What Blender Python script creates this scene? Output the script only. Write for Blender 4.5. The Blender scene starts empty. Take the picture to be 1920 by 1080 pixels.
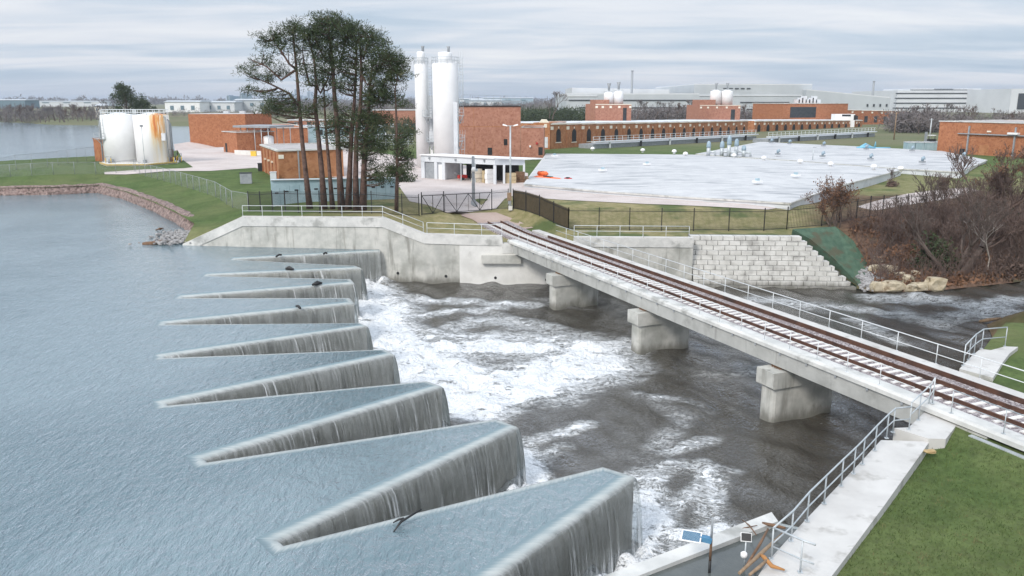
import bpy, bmesh, math, random
import numpy as np
from mathutils import Vector, Matrix
from mathutils.geometry import delaunay_2d_cdt
R = math.radians
random.seed(7); np.random.seed(7)
scn = bpy.context.scene
COL = scn.collection

# ------------------------------------------------------------------ camera, world, sun, exposure
F, HZ, CZ = 1550.0, 188.0, 17.8          # focal length in px of the 1920 frame, horizon row, camera height above the river
PITCH = math.atan((540 - HZ) / F); SP, CP = math.sin(PITCH), math.cos(PITCH)
cam = bpy.data.cameras.new('camera'); camo = bpy.data.objects.new('camera', cam); COL.objects.link(camo)
camo.location = (0, 0, CZ); camo.rotation_euler = (math.pi / 2 - PITCH, 0, 0)
cam.sensor_width = 36; cam.lens = F / 1920 * 36; cam.clip_start = 0.5; cam.clip_end = 30000
scn.camera = camo
scn.view_settings.view_transform = 'Standard'; scn.view_settings.look = 'None'
scn.view_settings.exposure = 0.0; scn.view_settings.gamma = 1.0
SUN_EL, SUN_AZ = R(39), R(-144)          # azimuth from +Y (view direction) towards +X
sl = bpy.data.lights.new('sun', 'SUN'); sl.energy = 2.5; sl.angle = R(16); sl.color = (1, .95, .88)
so = bpy.data.objects.new('sun', sl); COL.objects.link(so)
sd = Vector((math.sin(SUN_AZ) * math.cos(SUN_EL), math.cos(SUN_AZ) * math.cos(SUN_EL), math.sin(SUN_EL)))
so.rotation_euler = sd.to_track_quat('Z', 'Y').to_euler()

class NT:
    """small helper round a node tree"""
    def __init__(s, tree): s.t = tree; s.t.nodes.clear()
    def n(s, typ, ins=None, **props):
        nd = s.t.nodes.new('ShaderNode' + typ)
        for k, v in props.items(): setattr(nd, k, v)
        for k, v in (ins or {}).items(): s.set(nd, k, v)
        return nd
    def set(s, nd, k, v):
        sock = nd.inputs[k]
        if isinstance(v, bpy.types.NodeSocket): s.t.links.new(v, sock)
        elif isinstance(v, bpy.types.Node): s.t.links.new(v.outputs[0], sock)
        else:
            if isinstance(v, tuple) and len(v) == 3 and sock.type == 'RGBA': v = (*v, 1)
            sock.default_value = v
    def math(s, op, a, b=0.0, c=None, clamp=False):
        nd = s.n('Math', {0: a, 1: b}, operation=op, use_clamp=clamp)
        if c is not None: s.set(nd, 2, c)
        return nd.outputs[0]
    def mix(s, fac, a, b, blend='MIX'):
        nd = s.n('Mix', data_type='RGBA', blend_type=blend, clamp_factor=True)
        s.set(nd, 0, fac); s.set(nd, 6, a); s.set(nd, 7, b)
        return nd.outputs[2]
    def ramp(s, fac, stops, interp='LINEAR'):
        nd = s.n('ValToRGB', {0: fac}); cr = nd.color_ramp; cr.interpolation = interp
        while len(cr.elements) < len(stops): cr.elements.new(0.5)
        for e, (p, c) in zip(cr.elements, stops):
            e.position = p; e.color = (*c, 1) if isinstance(c, tuple) else (c, c, c, 1)
        return nd.outputs[0]
    def mr(s, v, a, b, c=0.0, d=1.0, smooth=True):
        nd = s.n('MapRange', {0: v, 1: a, 2: b, 3: c, 4: d}); nd.clamp = True
        if smooth: nd.interpolation_type = 'SMOOTHSTEP'
        return nd.outputs[0]
    def pos(s, sc=(1, 1, 1), rot=0.0, off=(0, 0, 0)):
        g = s.n('NewGeometry')
        return s.n('Mapping', {0: g.outputs['Position'], 1: off, 2: (0, 0, rot), 3: sc}).outputs[0]
    def noise(s, vec, scale=1.0, detail=3.0, rough=.55, dist=0.0):
        return s.n('TexNoise', {'Vector': vec, 'Scale': scale, 'Detail': detail, 'Roughness': rough, 'Distortion': dist}).outputs[0]

w = bpy.data.worlds.new('World'); scn.world = w; w.use_nodes = True
N = NT(w.node_tree)
sky = N.n('TexSky', sky_type='NISHITA', sun_disc=False); sky.sun_elevation = SUN_EL; sky.sun_rotation = SUN_AZ % (2 * math.pi)
sky.air_density = 1.2; sky.dust_density = 2.0
gen = N.n('TexCoord').outputs['Generated']
sx = N.n('SeparateXYZ', {0: gen})
zz = N.math('MAXIMUM', sx.outputs[2], 0.0)
inv = N.math('DIVIDE', 1.0, N.math('ADD', zz, .08))
cv = N.n('CombineXYZ', {0: N.math('MULTIPLY', sx.outputs[0], inv), 1: N.math('MULTIPLY', sx.outputs[1], inv), 2: 0.0}).outputs[0]
m1 = N.n('Mapping', {0: cv, 2: (0, 0, .05), 3: (.30, .62, 1)}).outputs[0]
m2 = N.n('Mapping', {0: cv, 1: (7, 3, 0), 2: (0, 0, -.08), 3: (.8, 1.7, 1)}).outputs[0]
c1 = N.noise(m1, .8, 3, .5, .5); c2 = N.noise(m2, .8, 4, .55, .5)
cl = N.math('ADD', N.math('MULTIPLY', c1, .65), N.math('MULTIPLY', c2, .35))
cloud = N.ramp(cl, [(.37, (4.7, 6.0, 7.5)), (.46, (6.3, 7.3, 8.6)), (.55, (8.4, 8.8, 9.6)), (.66, (9.7, 9.9, 10.3))])
hzn = N.mr(zz, 0.0, .035, 1.0, 0.0)
cloud = N.mix(N.math('MULTIPLY', hzn, .65), cloud, (7.6, 7.9, 8.7))
lift = N.math('ADD', 1.0, N.math('MULTIPLY', N.mr(zz, .12, .8), .75))
cloud = N.mix(1.0, cloud, N.n('CombineColor', {0: lift, 1: lift, 2: lift}).outputs[0], 'MULTIPLY')
skc = N.mix(.88, sky.outputs[0], cloud)
bg = N.n('Background', {0: skc, 1: .1})
N.t.links.new(bg.outputs[0], N.n('OutputWorld').inputs[0])

# ------------------------------------------------------------------ from the photograph's pixels to points in the place
def P(px, py, z):
    """the point of the level z that is seen at (px, py) of the 1920x1080 frame"""
    u = (px - 960) / F; v = (py - 540) / F; t = (CZ - z) / (SP + v * CP)
    return Vector((u * t, (CP - v * SP) * t, z))
def D(px, py, Y):
    """the point at distance Y ahead that is seen at (px, py)"""
    u = (px - 960) / F; v = (py - 540) / F; t = Y / (CP - v * SP)
    return Vector((u * t, Y, CZ - t * (SP + v * CP)))
def sm(a, b, x):
    t = min(1, max(0, (x - a) / (b - a))); return t * t * (3 - 2 * t)
def segd(x, y, pl):
    best = 1e9
    for (a, b) in zip(pl, pl[1:]):
        dx, dy = b[0] - a[0], b[1] - a[1]; l2 = dx * dx + dy * dy
        t = 0 if l2 == 0 else min(1, max(0, ((x - a[0]) * dx + (y - a[1]) * dy) / l2))
        best = min(best, math.hypot(x - a[0] - t * dx, y - a[1] - t * dy))
    return best
LAKE_Z = 3.2
BA = math.atan2(668 * CP, F); BD = Vector((-math.sin(BA), math.cos(BA), 0)); BN = Vector((math.cos(BA), math.sin(BA), 0))
ROCK = [tuple(P(px, py, LAKE_Z)[:2]) for px, py in [(-420, 352), (-160, 360), (0, 366), (90, 365), (185, 361), (235, 373), (290, 395), (335, 418), (366, 438)]]
NSHORE = [(-420, 160), (-260, 140), (-140, 162), (-117, 172), (-101, 192), (-90, 215), (-84, 235), (-62, 262)]
WALL = [(-34.0, 84.3, 3.3), (-27.4, 83.4, 6.25), (-12.9, 81.7, 6.4), (-8.7, 80.8, 4.9), (-3.0, 80.5, 4.75), (-1.0, 80.4, 4.75), (-.9, 80.4, 4.0), (6.0, 80.1, 4.0), (6.1, 80.1, 4.7), (17.7, 79.6, 4.7)]
FARL = [tuple(P(px, py, LAKE_Z)[:2]) for px, py in [(420, 236.5), (357, 236.5), (290, 236), (180, 235), (90, 233.5), (40, 230), (-100, 227), (-400, 226)]]
RIVER_R = [tuple(P(px, py, 0)[:2]) for px, py in [(1606, 543), (1640, 550), (1700, 549), (1765, 546), (1850, 537), (1930, 528), (2200, 500)]]
def zA(x, y):
    s = sm(-13.5, -7.5, x)
    left = 6.1
    right = 4.5 + 1.5 * sm(85, 96, y)
    z = left * (1 - s) + right * s
    z = z + (6.0 - z) * sm(96, 112, y)
    if 60 < y < 100 and -20 < x < 25:                                    # the trackbed runs out level with the deck
        L, t = x * BN.x + y * BN.y, x * BD.x + y * BD.y
        k = 1 - sm(0, 2.2, max(30.9 - L, L - 36.3, 0)); z += (min(z, 3.98 + .35 * sm(76, 88, t) + .9 * sm(84, 93, t)) - z) * k
    if x < -20 and y < 150:
        d = segd(x, y, ROCK[1:] + [(-34, 84.3)]) if y > 80 else 0
        z = min(z, 4.35 + 1.75 * sm(0, 13, d))
        z = min(z, 3.3 + 3 * sm(-34.0, -27.0, x) + .25 * max(0, y - 84) * 1.0)
    if x < -40 and y > 120:
        z = min(z, 3.0 + 3.0 * sm(0, 15, segd(x, y, NSHORE)))
    if x > 26 and y < 110:
        d = segd(x, y, RIVER_R)
        z = min(z, -.2 + 5.4 * sm(-2.0, 12.0, d) + .8 * sm(10, 20, d))
    if x > 28 and y < 160: z -= .8 * sm(30, 40, x) * sm(88, 96, y) * (1 - sm(125, 155, y))
    if y > 300: z -= .6 * sm(300, 500, y)
    if y > 420 and x < -60: z = min(z, 3.0 + 2.6 * sm(0, 14, segd(x, y, FARL)))
    return z
def G(px, py, f=zA):
    z = 6.0
    for _ in range(14):
        q = P(px, py, z); z = z * .5 + f(q.x, q.y) * .5
    return P(px, py, z)

# ------------------------------------------------------------------ mesh building
class MB:
    def __init__(s): s.v = []; s.f = []; s.mi = []; s.sm = []; s.uv = None; s.cur = 0
    def face(s, idx, smooth=False): s.f.append(tuple(idx)); s.mi.append(s.cur); s.sm.append(smooth)
    def quad(s, a, b, c, d, smooth=False):
        i = len(s.v); s.v += [Vector(a), Vector(b), Vector(c), Vector(d)]; s.face((i, i + 1, i + 2, i + 3), smooth)
    def tri(s, a, b, c):
        i = len(s.v); s.v += [Vector(a), Vector(b), Vector(c)]; s.face((i, i + 1, i + 2))
    def hexa(s, p):
        """8 corners, bottom 0-3 counter-clockwise, top 4-7"""
        i = len(s.v); s.v += [Vector(q) for q in p]
        for q in ((3, 2, 1, 0), (4, 5, 6, 7), (0, 1, 5, 4), (1, 2, 6, 5), (2, 3, 7, 6), (3, 0, 4, 7)): s.face([i + k for k in q])
        return s
    def box(s, c, size, rz=0.0):
        x, y, z = (a / 2 for a in size); m = Matrix.Rotation(rz, 3, 'Z'); c = Vector(c)
        return s.hexa([c + m @ Vector(q) for q in ((-x, -y, -z), (x, -y, -z), (x, y, -z), (-x, y, -z), (-x, -y, z), (x, -y, z), (x, y, z), (-x, y, z))])
    def bar(s, a, b, wd, h):
        """a box along a-b; wd across, h in height (centred)"""
        a, b = Vector(a), Vector(b); d = (b - a)
        if d.length < 1e-6: return s
        d.normalize(); up = Vector((0, 0, 1)) if abs(d.z) < .95 else Vector((0, 1, 0))
        r = d.cross(up).normalized() * wd / 2; u = r.cross(d).normalized() * h / 2
        return s.hexa([a - r - u, a + r - u, b + r - u, b - r - u, a - r + u, a + r + u, b + r + u, b - r + u])
    def prism(s, poly, z0, z1):
        """poly: xy list counter-clockwise; z0, z1 numbers or per-point lists"""
        n = len(poly); i = len(s.v)
        f0 = z0 if hasattr(z0, '__len__') else [z0] * n; f1 = z1 if hasattr(z1, '__len__') else [z1] * n
        s.v += [Vector((p[0], p[1], f0[k])) for k, p in enumerate(poly)] + [Vector((p[0], p[1], f1[k])) for k, p in enumerate(poly)]
        s.face([i + k for k in reversed(range(n))]); s.face([i + n + k for k in range(n)])
        for k in range(n):
            j = (k + 1) % n; s.face([i + k, i + j, i + n + j, i + n + k])
        return s
    def tube(s, pts, r, n=6, cap=True, smooth=True):
        pts = [Vector(p) for p in pts]; rs = r if hasattr(r, '__len__') else [r] * len(pts)
        i0 = len(s.v); ref = None
        for k, p in enumerate(pts):
            d = (pts[min(k + 1, len(pts) - 1)] - pts[max(k - 1, 0)])
            d = d.normalized() if d.length > 1e-9 else Vector((0, 0, 1))
            if ref is None: ref = Vector((1, 0, 0)) if abs(d.x) < .8 else Vector((0, 1, 0))
            a = (ref - d * ref.dot(d)); a = a.normalized() if a.length > 1e-6 else d.orthogonal().normalized(); ref = a; b = d.cross(a)
            for q in range(n):
                t = 2 * math.pi * q / n; s.v.append(p + (a * math.cos(t) + b * math.sin(t)) * rs[k])
        for k in range(len(pts) - 1):
            for q in range(n):
                q2 = (q + 1) % n; s.face((i0 + k * n + q, i0 + k * n + q2, i0 + (k + 1) * n + q2, i0 + (k + 1) * n + q), smooth)
        if cap:
            s.face([i0 + q for q in reversed(range(n))]); s.face([i0 + (len(pts) - 1) * n + q for q in range(n)])
        return s
    def cyl(s, c, r, h, n=20, r2=None): return s.tube([c, Vector(c) + Vector((0, 0, h))], [r, r if r2 is None else r2], n)
    def lathe(s, c, prof, n=20):
        """prof: (radius, z) list"""
        c = Vector(c); i = len(s.v); m = len(prof)
        for r, z in prof:
            for q in range(n):
                t = 2 * math.pi * q / n; s.v.append(c + Vector((r * math.cos(t), r * math.sin(t), z)))
        for k in range(m - 1):
            for q in range(n):
                q2 = (q + 1) % n; s.face((i + k * n + q, i + k * n + q2, i + (k + 1) * n + q2, i + (k + 1) * n + q), True)
        s.face([i + q for q in reversed(range(n))]); s.face([i + (m - 1) * n + q for q in range(n)])
        return s
    def blob(s, c, size, seed=0, sub=2, rough=.25, rz=0.0):
        bm = bmesh.new(); bmesh.ops.create_icosphere(bm, subdivisions=sub, radius=1); rn = random.Random(seed)
        ph = [rn.uniform(0, 6) for _ in range(6)]; mt = Matrix.Rotation(rz, 3, 'Z'); i = len(s.v)
        for v in bm.verts:
            p = v.co; k = 1 + rough * (math.sin(2.3 * p.x + ph[0]) * math.sin(2.7 * p.y + ph[1]) + .6 * math.sin(5.1 * p.z + ph[2] + 3 * p.x) + .4 * math.sin(7 * p.y + ph[3]))
            q = Vector([max(-.8, min(.8, p[a] * k)) * size[a] / .8 / 2 * 1.0 for a in range(3)]); s.v.append(Vector(c) + mt @ q)
        for f in bm.faces: s.face([i + v.index for v in f.verts])
        bm.free(); return s
    def build(s, name, m, parent=None, origin=None):
        me = bpy.data.meshes.new(name); o = bpy.data.objects.new(name, me)
        base = Vector(origin) if origin is not None else (world_of(parent) if parent else Vector((0, 0, 0)))
        me.from_pydata([v - base for v in s.v], [], s.f)
        for q in (m if isinstance(m, (list, tuple)) else [m]): me.materials.append(q)
        me.polygons.foreach_set('material_index', s.mi); me.polygons.foreach_set('use_smooth', s.sm)
        me.update(); COL.objects.link(o)
        if parent: o.parent = parent
        elif origin is not None: o.location = base
        return o
def world_of(o):
    v = Vector((0, 0, 0))
    while o: v = v + o.location; o = o.parent
    return v
def tag(o, label=None, cat=None, group=None, kind=None):
    if label: o['label'] = label
    if cat: o['category'] = cat
    if group: o['group'] = group
    if kind: o['kind'] = kind
    return o
def thing(name, loc, label, cat, group=None):
    o = bpy.data.objects.new(name, None); COL.objects.link(o); o.location = loc; o.empty_display_size = .3
    return tag(o, label, cat, group)
def dup(root, loc, label=None, rz=None, scale=None, group=None, cat=None):
    r = root.copy(); COL.objects.link(r); r.location = loc
    if rz is not None: r.rotation_euler = (0, 0, rz)
    if scale is not None: r.scale = (scale,) * 3 if not hasattr(scale, '__len__') else scale
    for ch in list(root.children):
        c = ch.copy(); COL.objects.link(c); c.parent = r
        for g in list(ch.children):
            d = g.copy(); COL.objects.link(d); d.parent = c
    return tag(r, label, cat, group)
def structure(o): return tag(o, kind='structure')

def inside(poly, x, y):
    c = False; n = len(poly); j = n - 1
    for i in range(n):
        xi, yi = poly[i][0], poly[i][1]; xj, yj = poly[j][0], poly[j][1]
        if (yi > y) != (yj > y) and x < (xj - xi) * (y - yi) / (yj - yi) + xi: c = not c
        j = i
    return c
def sheet(poly, pts, zf):
    """a triangulated sheet inside poly (any winding), through extra points, at heights zf"""
    poly = [Vector((p[0], p[1])) for p in poly]; n = len(poly)
    ins = [Vector((p[0], p[1])) for p in pts if inside(poly, p[0], p[1]) and segd(p[0], p[1], [tuple(q) for q in poly] + [tuple(poly[0])]) > .08]
    vs, es, fs, *_ = delaunay_2d_cdt(poly + ins, [(i, (i + 1) % n) for i in range(n)], [list(range(n))], 1, 1e-5)
    b = MB(); b.v = [Vector((v.x, v.y, zf(v.x, v.y))) for v in vs]
    for f in fs:
        f = list(f); a, c, d = (b.v[k] for k in f[:3])
        if (c - a).cross(d - a).z < 0: f.reverse()
        b.face(f, True)
    return b
def gridpts(x0, x1, y0, y1, st, jit=.2):
    return [(x + random.uniform(-jit, jit) * st, y + random.uniform(-jit, jit) * st) for x in np.arange(x0, x1, st) for y in np.arange(y0, y1, st)]
def densify(pl, st):
    out = []
    for a, b in zip(pl, pl[1:]):
        a, b = Vector(a), Vector(b); k = max(1, int((b - a).length / st))
        out += [a.lerp(b, i / k) for i in range(k)]
    return out + [Vector(pl[-1])]

# ------------------------------------------------------------------ materials
MATS = {}
def newmat(name):
    m = bpy.data.materials.new(name); m.use_nodes = True; n = NT(m.node_tree); MATS[name] = m
    return m, n
def finish(n, bsdf): n.t.links.new(bsdf.outputs[0], n.n('OutputMaterial').inputs[0])
def pm(name, ca, cb, scale=1.0, rough=.8, bump=.0, bscale=None, detail=5, cc=None, cscale=None, clo=.55, chi=.7, streak=None, metal=0.0, spec=.4, stretch=(1, 1, 1), wline=False):
    """two colours blended by noise, a third in patches, optional vertical streaks, bump"""
    m, n = newmat(name); v = n.pos(stretch)
    f = n.mr(n.noise(v, scale, detail, .62), .3, .7)
    c = n.mix(f, ca, cb)
    if cc: c = n.mix(n.mr(n.noise(n.pos(off=(13, 5, 3)), cscale or scale * .3, 4, .6), clo, chi), c, cc)
    if streak:
        col, sc, lo, hi = streak
        c = n.mix(n.math('MULTIPLY', n.mr(n.noise(n.pos((1, 1, .12)), sc, 4, .6), lo, hi), .75), c, col)
    if wline:
        zz_ = n.n('SeparateXYZ', {0: n.pos()}).outputs[2]; c = n.mix(n.mr(n.math('ADD', zz_, n.math('MULTIPLY', n.noise(n.pos((1, 1, .3)), 1.3, 5, .7), 1.6)), .75, 1.7, .8, 0), c, (.12, .115, .095))
    ins = {'Base Color': c, 'Roughness': rough, 'Metallic': metal, 'Specular IOR Level': spec}
    b = n.n('BsdfPrincipled', ins)
    if bump: n.set(b, 'Normal', n.n('Bump', {'Strength': bump, 'Distance': .1, 'Height': n.noise(v, bscale or scale * 4, 4, .6)}))
    finish(n, b); return m
CONC = pm('concrete', (.42, .42, .39), (.56, .55, .51), .9, .85, .15, 6, cc=(.33, .33, .30), cscale=.35, clo=.5, chi=.68, streak=((.20, .195, .17), 1.6, .52, .72), wline=True)
CONC_L = pm('pale_concrete', (.62, .61, .58), (.74, .73, .70), .7, .85, .1, 8, cc=(.52, .51, .48), cscale=.5, clo=.56, chi=.75)
CONC_G = pm('girder_concrete', (.38, .38, .36), (.47, .47, .445), .7, .85, .1, 8, cc=(.30, .30, .28), cscale=.5, clo=.52, chi=.72, streak=((.22, .215, .20), 1.8, .56, .76))
COPE = pm('coping_concrete', (.50, .50, .48), (.66, .65, .62), .8, .85, .1, 6, cc=(.34, .34, .32), cscale=.6, clo=.52, chi=.7)
PAVE = pm('light_pavement', (.50, .485, .465), (.60, .585, .56), .6, .9, .1, 10, cc=(.38, .365, .34), cscale=1.1, clo=.55, chi=.72)
WET = pm('wet_concrete', (.37, .36, .315), (.49, .475, .43), 1.4, .4, .25, 5, cc=(.55, .54, .50), cscale=.5, clo=.55, chi=.75, streak=((.20, .195, .17), 1.8, .5, .7), spec=.6)
BLOCK = pm('split_block', (.50, .49, .46), (.64, .63, .60), 1.1, .9, .35, 9, cc=(.36, .35, .33), cscale=.8, clo=.5, chi=.72, wline=True)
BLOCKD = pm('block_joint', (.10, .10, .09), (.16, .155, .14), 1.2, .95)
BRICK = pm('red_brick', (.34, .13, .06), (.44, .19, .095), 1.1, .9, .2, 9, cc=(.27, .10, .048), cscale=2.6, clo=.5, chi=.66)
BRICK_P = pm('pale_red_brick', (.35, .16, .108), (.45, .225, .158), 1.5, .9, .2, 9, cc=(.29, .12, .08), cscale=2.2, clo=.5, chi=.7)
BRICK_B = pm('brown_brick', (.35, .148, .066), (.46, .22, .11), 1.0, .9, .2, 9, cc=(.27, .108, .05), cscale=1.5, clo=.52, chi=.7)
WHITE = pm('white_paint', (.80, .80, .80), (.86, .86, .86), .5, .5, 0, cc=(.72, .73, .74), cscale=.4, clo=.58, chi=.75)
OFFW = pm('offwhite_wall', (.60, .63, .66), (.68, .70, .73), .6, .7, 0, cc=(.54, .57, .60), cscale=.3)
CREAM = pm('cream_trim', (.76, .70, .58), (.84, .78, .67), 2, .8)
GALV = pm('galvanised_steel', (.42, .46, .48), (.56, .59, .61), 3, .45, 0, metal=.25, spec=.5)
FANB = pm('blue_grey_paint', (.24, .33, .40), (.34, .43, .49), 2, .5)
GALVW = pm('bright_galvanised', (.62, .65, .66), (.72, .74, .75), 3, .5, 0, metal=.1)
BLACKM = pm('black_steel', (.015, .015, .016), (.03, .03, .03), 3, .5)
DARK = pm('dark_opening', (.015, .016, .018), (.03, .03, .032), 1, .7)
GLASS = pm('dark_glass', (.03, .035, .04), (.05, .055, .06), 1, .15, spec=.6)
RUST = pm('rusty_rail', (.065, .032, .022), (.115, .056, .036), 1.5, .7, cc=(.045, .026, .02), cscale=.5)
SHINE = pm('worn_rail_head', (.45, .43, .42), (.55, .53, .52), 2, .35, metal=.5)
TIE = pm('concrete_tie', (.66, .64, .61), (.78, .76, .73), 2, .9, .1, 8)
PIPEG = pm('grey_metal', (.25, .27, .29), (.34, .36, .38), 2, .6)
BLUEP = pm('blue_paint', (.06, .19, .33), (.10, .26, .42), 2, .5)
CYAN = pm('pale_blue_metal', (.33, .46, .52), (.42, .54, .60), .8, .55, cc=(.28, .40, .46), cscale=.5, streak=((.24, .36, .42), 1.2, .58, .75))
CYAND = pm('dark_blue_seam', (.12, .19, .23), (.16, .23, .27), 1, .6)
ORANGE = pm('orange_plastic', (.75, .12, .03), (.85, .18, .05), 2, .5)
REDP = pm('red_paint', (.40, .03, .03), (.5, .05, .04), 2, .5)
YELLOW = pm('yellow_paint', (.75, .48, .05), (.8, .55, .08), 2, .6)
CARD = pm('cardboard', (.42, .33, .2), (.52, .42, .27), 2, .9)
WOODB = pm('brown_wood', (.13, .075, .045), (.22, .13, .08), 3, .9, .3, 14)
WOODP = pm('split_pale_wood', (.22, .15, .095), (.33, .235, .155), 4, .85, .3, 14)
OLIVE = pm('olive_screen', (.13, .10, .055), (.18, .14, .08), 2, .9)
GREYROOF = pm('grey_roofing', (.36, .34, .33), (.46, .43, .42), .5, .9, cc=(.30, .28, .27), cscale=.2)
def membrane_mat():
    m, n = newmat('white_membrane'); v = n.pos(); st_ = n.noise(n.pos((.16, 1.0, 1), .42), .8, 6, .65, .4); pa = n.noise(n.pos(off=(4, 9, 0)), .07, 5, .6)
    c = n.mix(n.mr(n.noise(v, .5, 4), .3, .7), (.50, .50, .505), (.58, .578, .575))
    c = n.mix(n.math('MULTIPLY', n.mr(st_, .46, .62), n.mr(pa, .36, .55)), c, (.31, .32, .335))
    sp = n.n('SeparateXYZ', {0: n.pos((1, 1, 1), -.42)}); seam = n.math('LESS_THAN', n.math('FRACT', n.math('MULTIPLY', sp.outputs[1], .26)), .03)
    c = n.mix(n.math('MULTIPLY', seam, .30), c, (.42, .44, .47)); c = n.mix(n.math('MULTIPLY', n.mr(n.noise(v, 1.6, 5, .7), .55, .75), .3), c, (.45, .46, .48))
    finish(n, n.n('BsdfPrincipled', {'Base Color': c, 'Roughness': .7})); return m
WHITEROOF = membrane_mat()
SIDING = pm('grey_cladding', (.43, .46, .48), (.50, .53, .55), .05, .7)
SIDINGL = pm('light_cladding', (.58, .60, .62), (.66, .68, .70), .05, .7)
TEAL = pm('far_blue', (.30, .40, .48), (.38, .47, .54), .02, .9)  # blue of distant haze painted into the far buildings' own colour
BARK = pm('pine_bark', (.085, .052, .040), (.155, .098, .08), 3, .95, .5, 12, cc=(.06, .035, .028), cscale=1.2)
BARKG = pm('grey_bark', (.085, .065, .055), (.15, .115, .10), 3, .95, .4, 12)
BARKR = pm('reddish_twigs', (.10, .068, .056), (.19, .135, .115), 2, .95)
BARKW = pm('pale_bark', (.27, .235, .205), (.38, .34, .30), 3, .9)
NEEDLE = pm('pine_needles', (.024, .041, .015), (.058, .080, .028), .9, .8, cc=(.10, .10, .045), cscale=.7, clo=.55, chi=.72)
LEAF = pm('evergreen_leaf', (.028, .045, .020), (.06, .08, .035), 1.1, .8, cc=(.09, .095, .045), cscale=.8)
DEADLEAF = pm('dry_leaves', (.14, .07, .04), (.22, .12, .07), 2, .95, cc=(.09, .05, .035), cscale=1.2)
STONE = pm('limestone', (.36, .30, .20), (.52, .45, .34), 1.8, .9, .9, 4, cc=(.20, .15, .095), cscale=1.6, clo=.5, chi=.66)
RIPRAP = pm('grey_rubble', (.20, .19, .19), (.40, .39, .38), 3, .95, .3, 8)
GABION = pm('red_rubble', (.17, .115, .10), (.34, .26, .235), 2.2, .95, .6, 5, cc=(.10, .075, .065), cscale=2.8, clo=.48, chi=.62)
WOODS = pm('far_twigs', (.13, .115, .115), (.20, .175, .17), .3, .95)
HEDGE = pm('green_mat', (.05, .095, .065), (.085, .14, .095), 1.6, .95, .9, 2.2, cc=(.085, .085, .055), cscale=.7, clo=.5, chi=.66)
BALLAST_C = None
def ballast_mat():
    m, n = newmat('ballast_stone'); v = n.pos()
    vo = n.n('TexVoronoi', {'Vector': v, 'Scale': 13.0}); 
    c = n.ramp(n.n('SeparateColor', {0: vo.outputs['Color']}).outputs[0], [(0, (.09, .075, .078)), (.3, (.23, .195, .20)), (.65, (.38, .335, .34)), (1, (.58, .54, .54))])
    c = n.mix(n.mr(n.noise(v, .5, 3), .45, .75), c, (.28, .235, .235))
    b = n.n('BsdfPrincipled', {'Base Color': c, 'Roughness': .95, 'Normal': n.n('Bump', {'Strength': .8, 'Distance': .06, 'Height': vo.outputs['Distance']})})
    finish(n, b); return m
BALLAST = ballast_mat()
def tank_rust_mat():
    m, n = newmat('rust_stained_white'); v = n.pos()
    sp = n.n('SeparateXYZ', {0: v})
    return m, n, sp
def ground_mat():
    m, n = newmat('grass_ground'); v = n.pos()
    at = n.n('Attribute', attribute_name='zone'); s = n.n('SeparateColor', {0: at.outputs['Color']})
    f1 = n.noise(v, .35, 5, .65); f2 = n.noise(v, 3.2, 4, .7); f3 = n.noise(v, .06, 4, .6)
    g = n.mix(n.mr(f1, .3, .7), (.066, .108, .032), (.118, .168, .056))
    g = n.mix(n.math('MULTIPLY', n.mr(f2, .42, .7), .6), g, (.04, .062, .02))
    g = n.mix(n.mr(f3, .45, .7, 0, .55), g, (.15, .16, .07))
    g = n.mix(n.mr(n.noise(n.pos(off=(3, 8, 1)), 1.1, 6, .75), .54, .72, 0, .75), g, (.055, .075, .03))
    g = n.mix(n.mr(n.noise(n.pos(off=(6, 1, 4)), 2.0, 6, .8), .58, .74, 0, .6), g, (.19, .17, .09))
    dry = n.mix(n.mr(n.noise(v, .9, 5, .7), .3, .7), (.21, .19, .085), (.36, .30, .17))
    dry = n.mix(n.mr(n.noise(n.pos(off=(9, 2, 0)), .16, 4), .5, .66), dry, (.10, .125, .05))
    lit = n.mix(n.mr(n.noise(v, 1.6, 6, .75), .3, .7), (.075, .045, .032), (.20, .125, .085))
    lit = n.mix(n.mr(n.noise(v, .3, 4, .7), .52, .7), lit, (.055, .055, .03))
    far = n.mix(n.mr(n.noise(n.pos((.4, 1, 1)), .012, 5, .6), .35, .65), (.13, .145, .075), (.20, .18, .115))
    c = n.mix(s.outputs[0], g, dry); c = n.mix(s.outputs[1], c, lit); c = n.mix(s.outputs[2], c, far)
    b = n.n('BsdfPrincipled', {'Base Color': c, 'Roughness': .95, 'Specular IOR Level': .15, 'Normal': n.n('Bump', {'Strength': .7, 'Distance': .15, 'Height': n.noise(v, 4.5, 5, .75)})})
    finish(n, b); return m
GROUND = ground_mat()
def road_mat(name, a, b_, c_):
    m, n = newmat(name); v = n.pos()
    c = n.mix(n.mr(n.noise(v, .18, 5, .65), .3, .7), a, b_)
    c = n.mix(n.mr(n.noise(n.pos((.5, 1.4, 1)), .4, 5, .7), .55, .75), c, c_)
    c = n.mix(n.math('MULTIPLY', n.mr(n.noise(v, 4, 4, .7), .5, .75), .35), c, (.2, .17, .16))
    b = n.n('BsdfPrincipled', {'Base Color': c, 'Roughness': .9, 'Normal': n.n('Bump', {'Strength': .2, 'Distance': .05, 'Height': n.noise(v, 8, 4)})})
    finish(n, b); return m
ROAD = road_mat('pinkish_concrete', (.50, .43, .40), (.60, .53, .50), (.40, .34, .315))
GRAVEL = road_mat('reddish_gravel', (.36, .26, .22), (.46, .36, .31), (.30, .27, .17))

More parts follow.
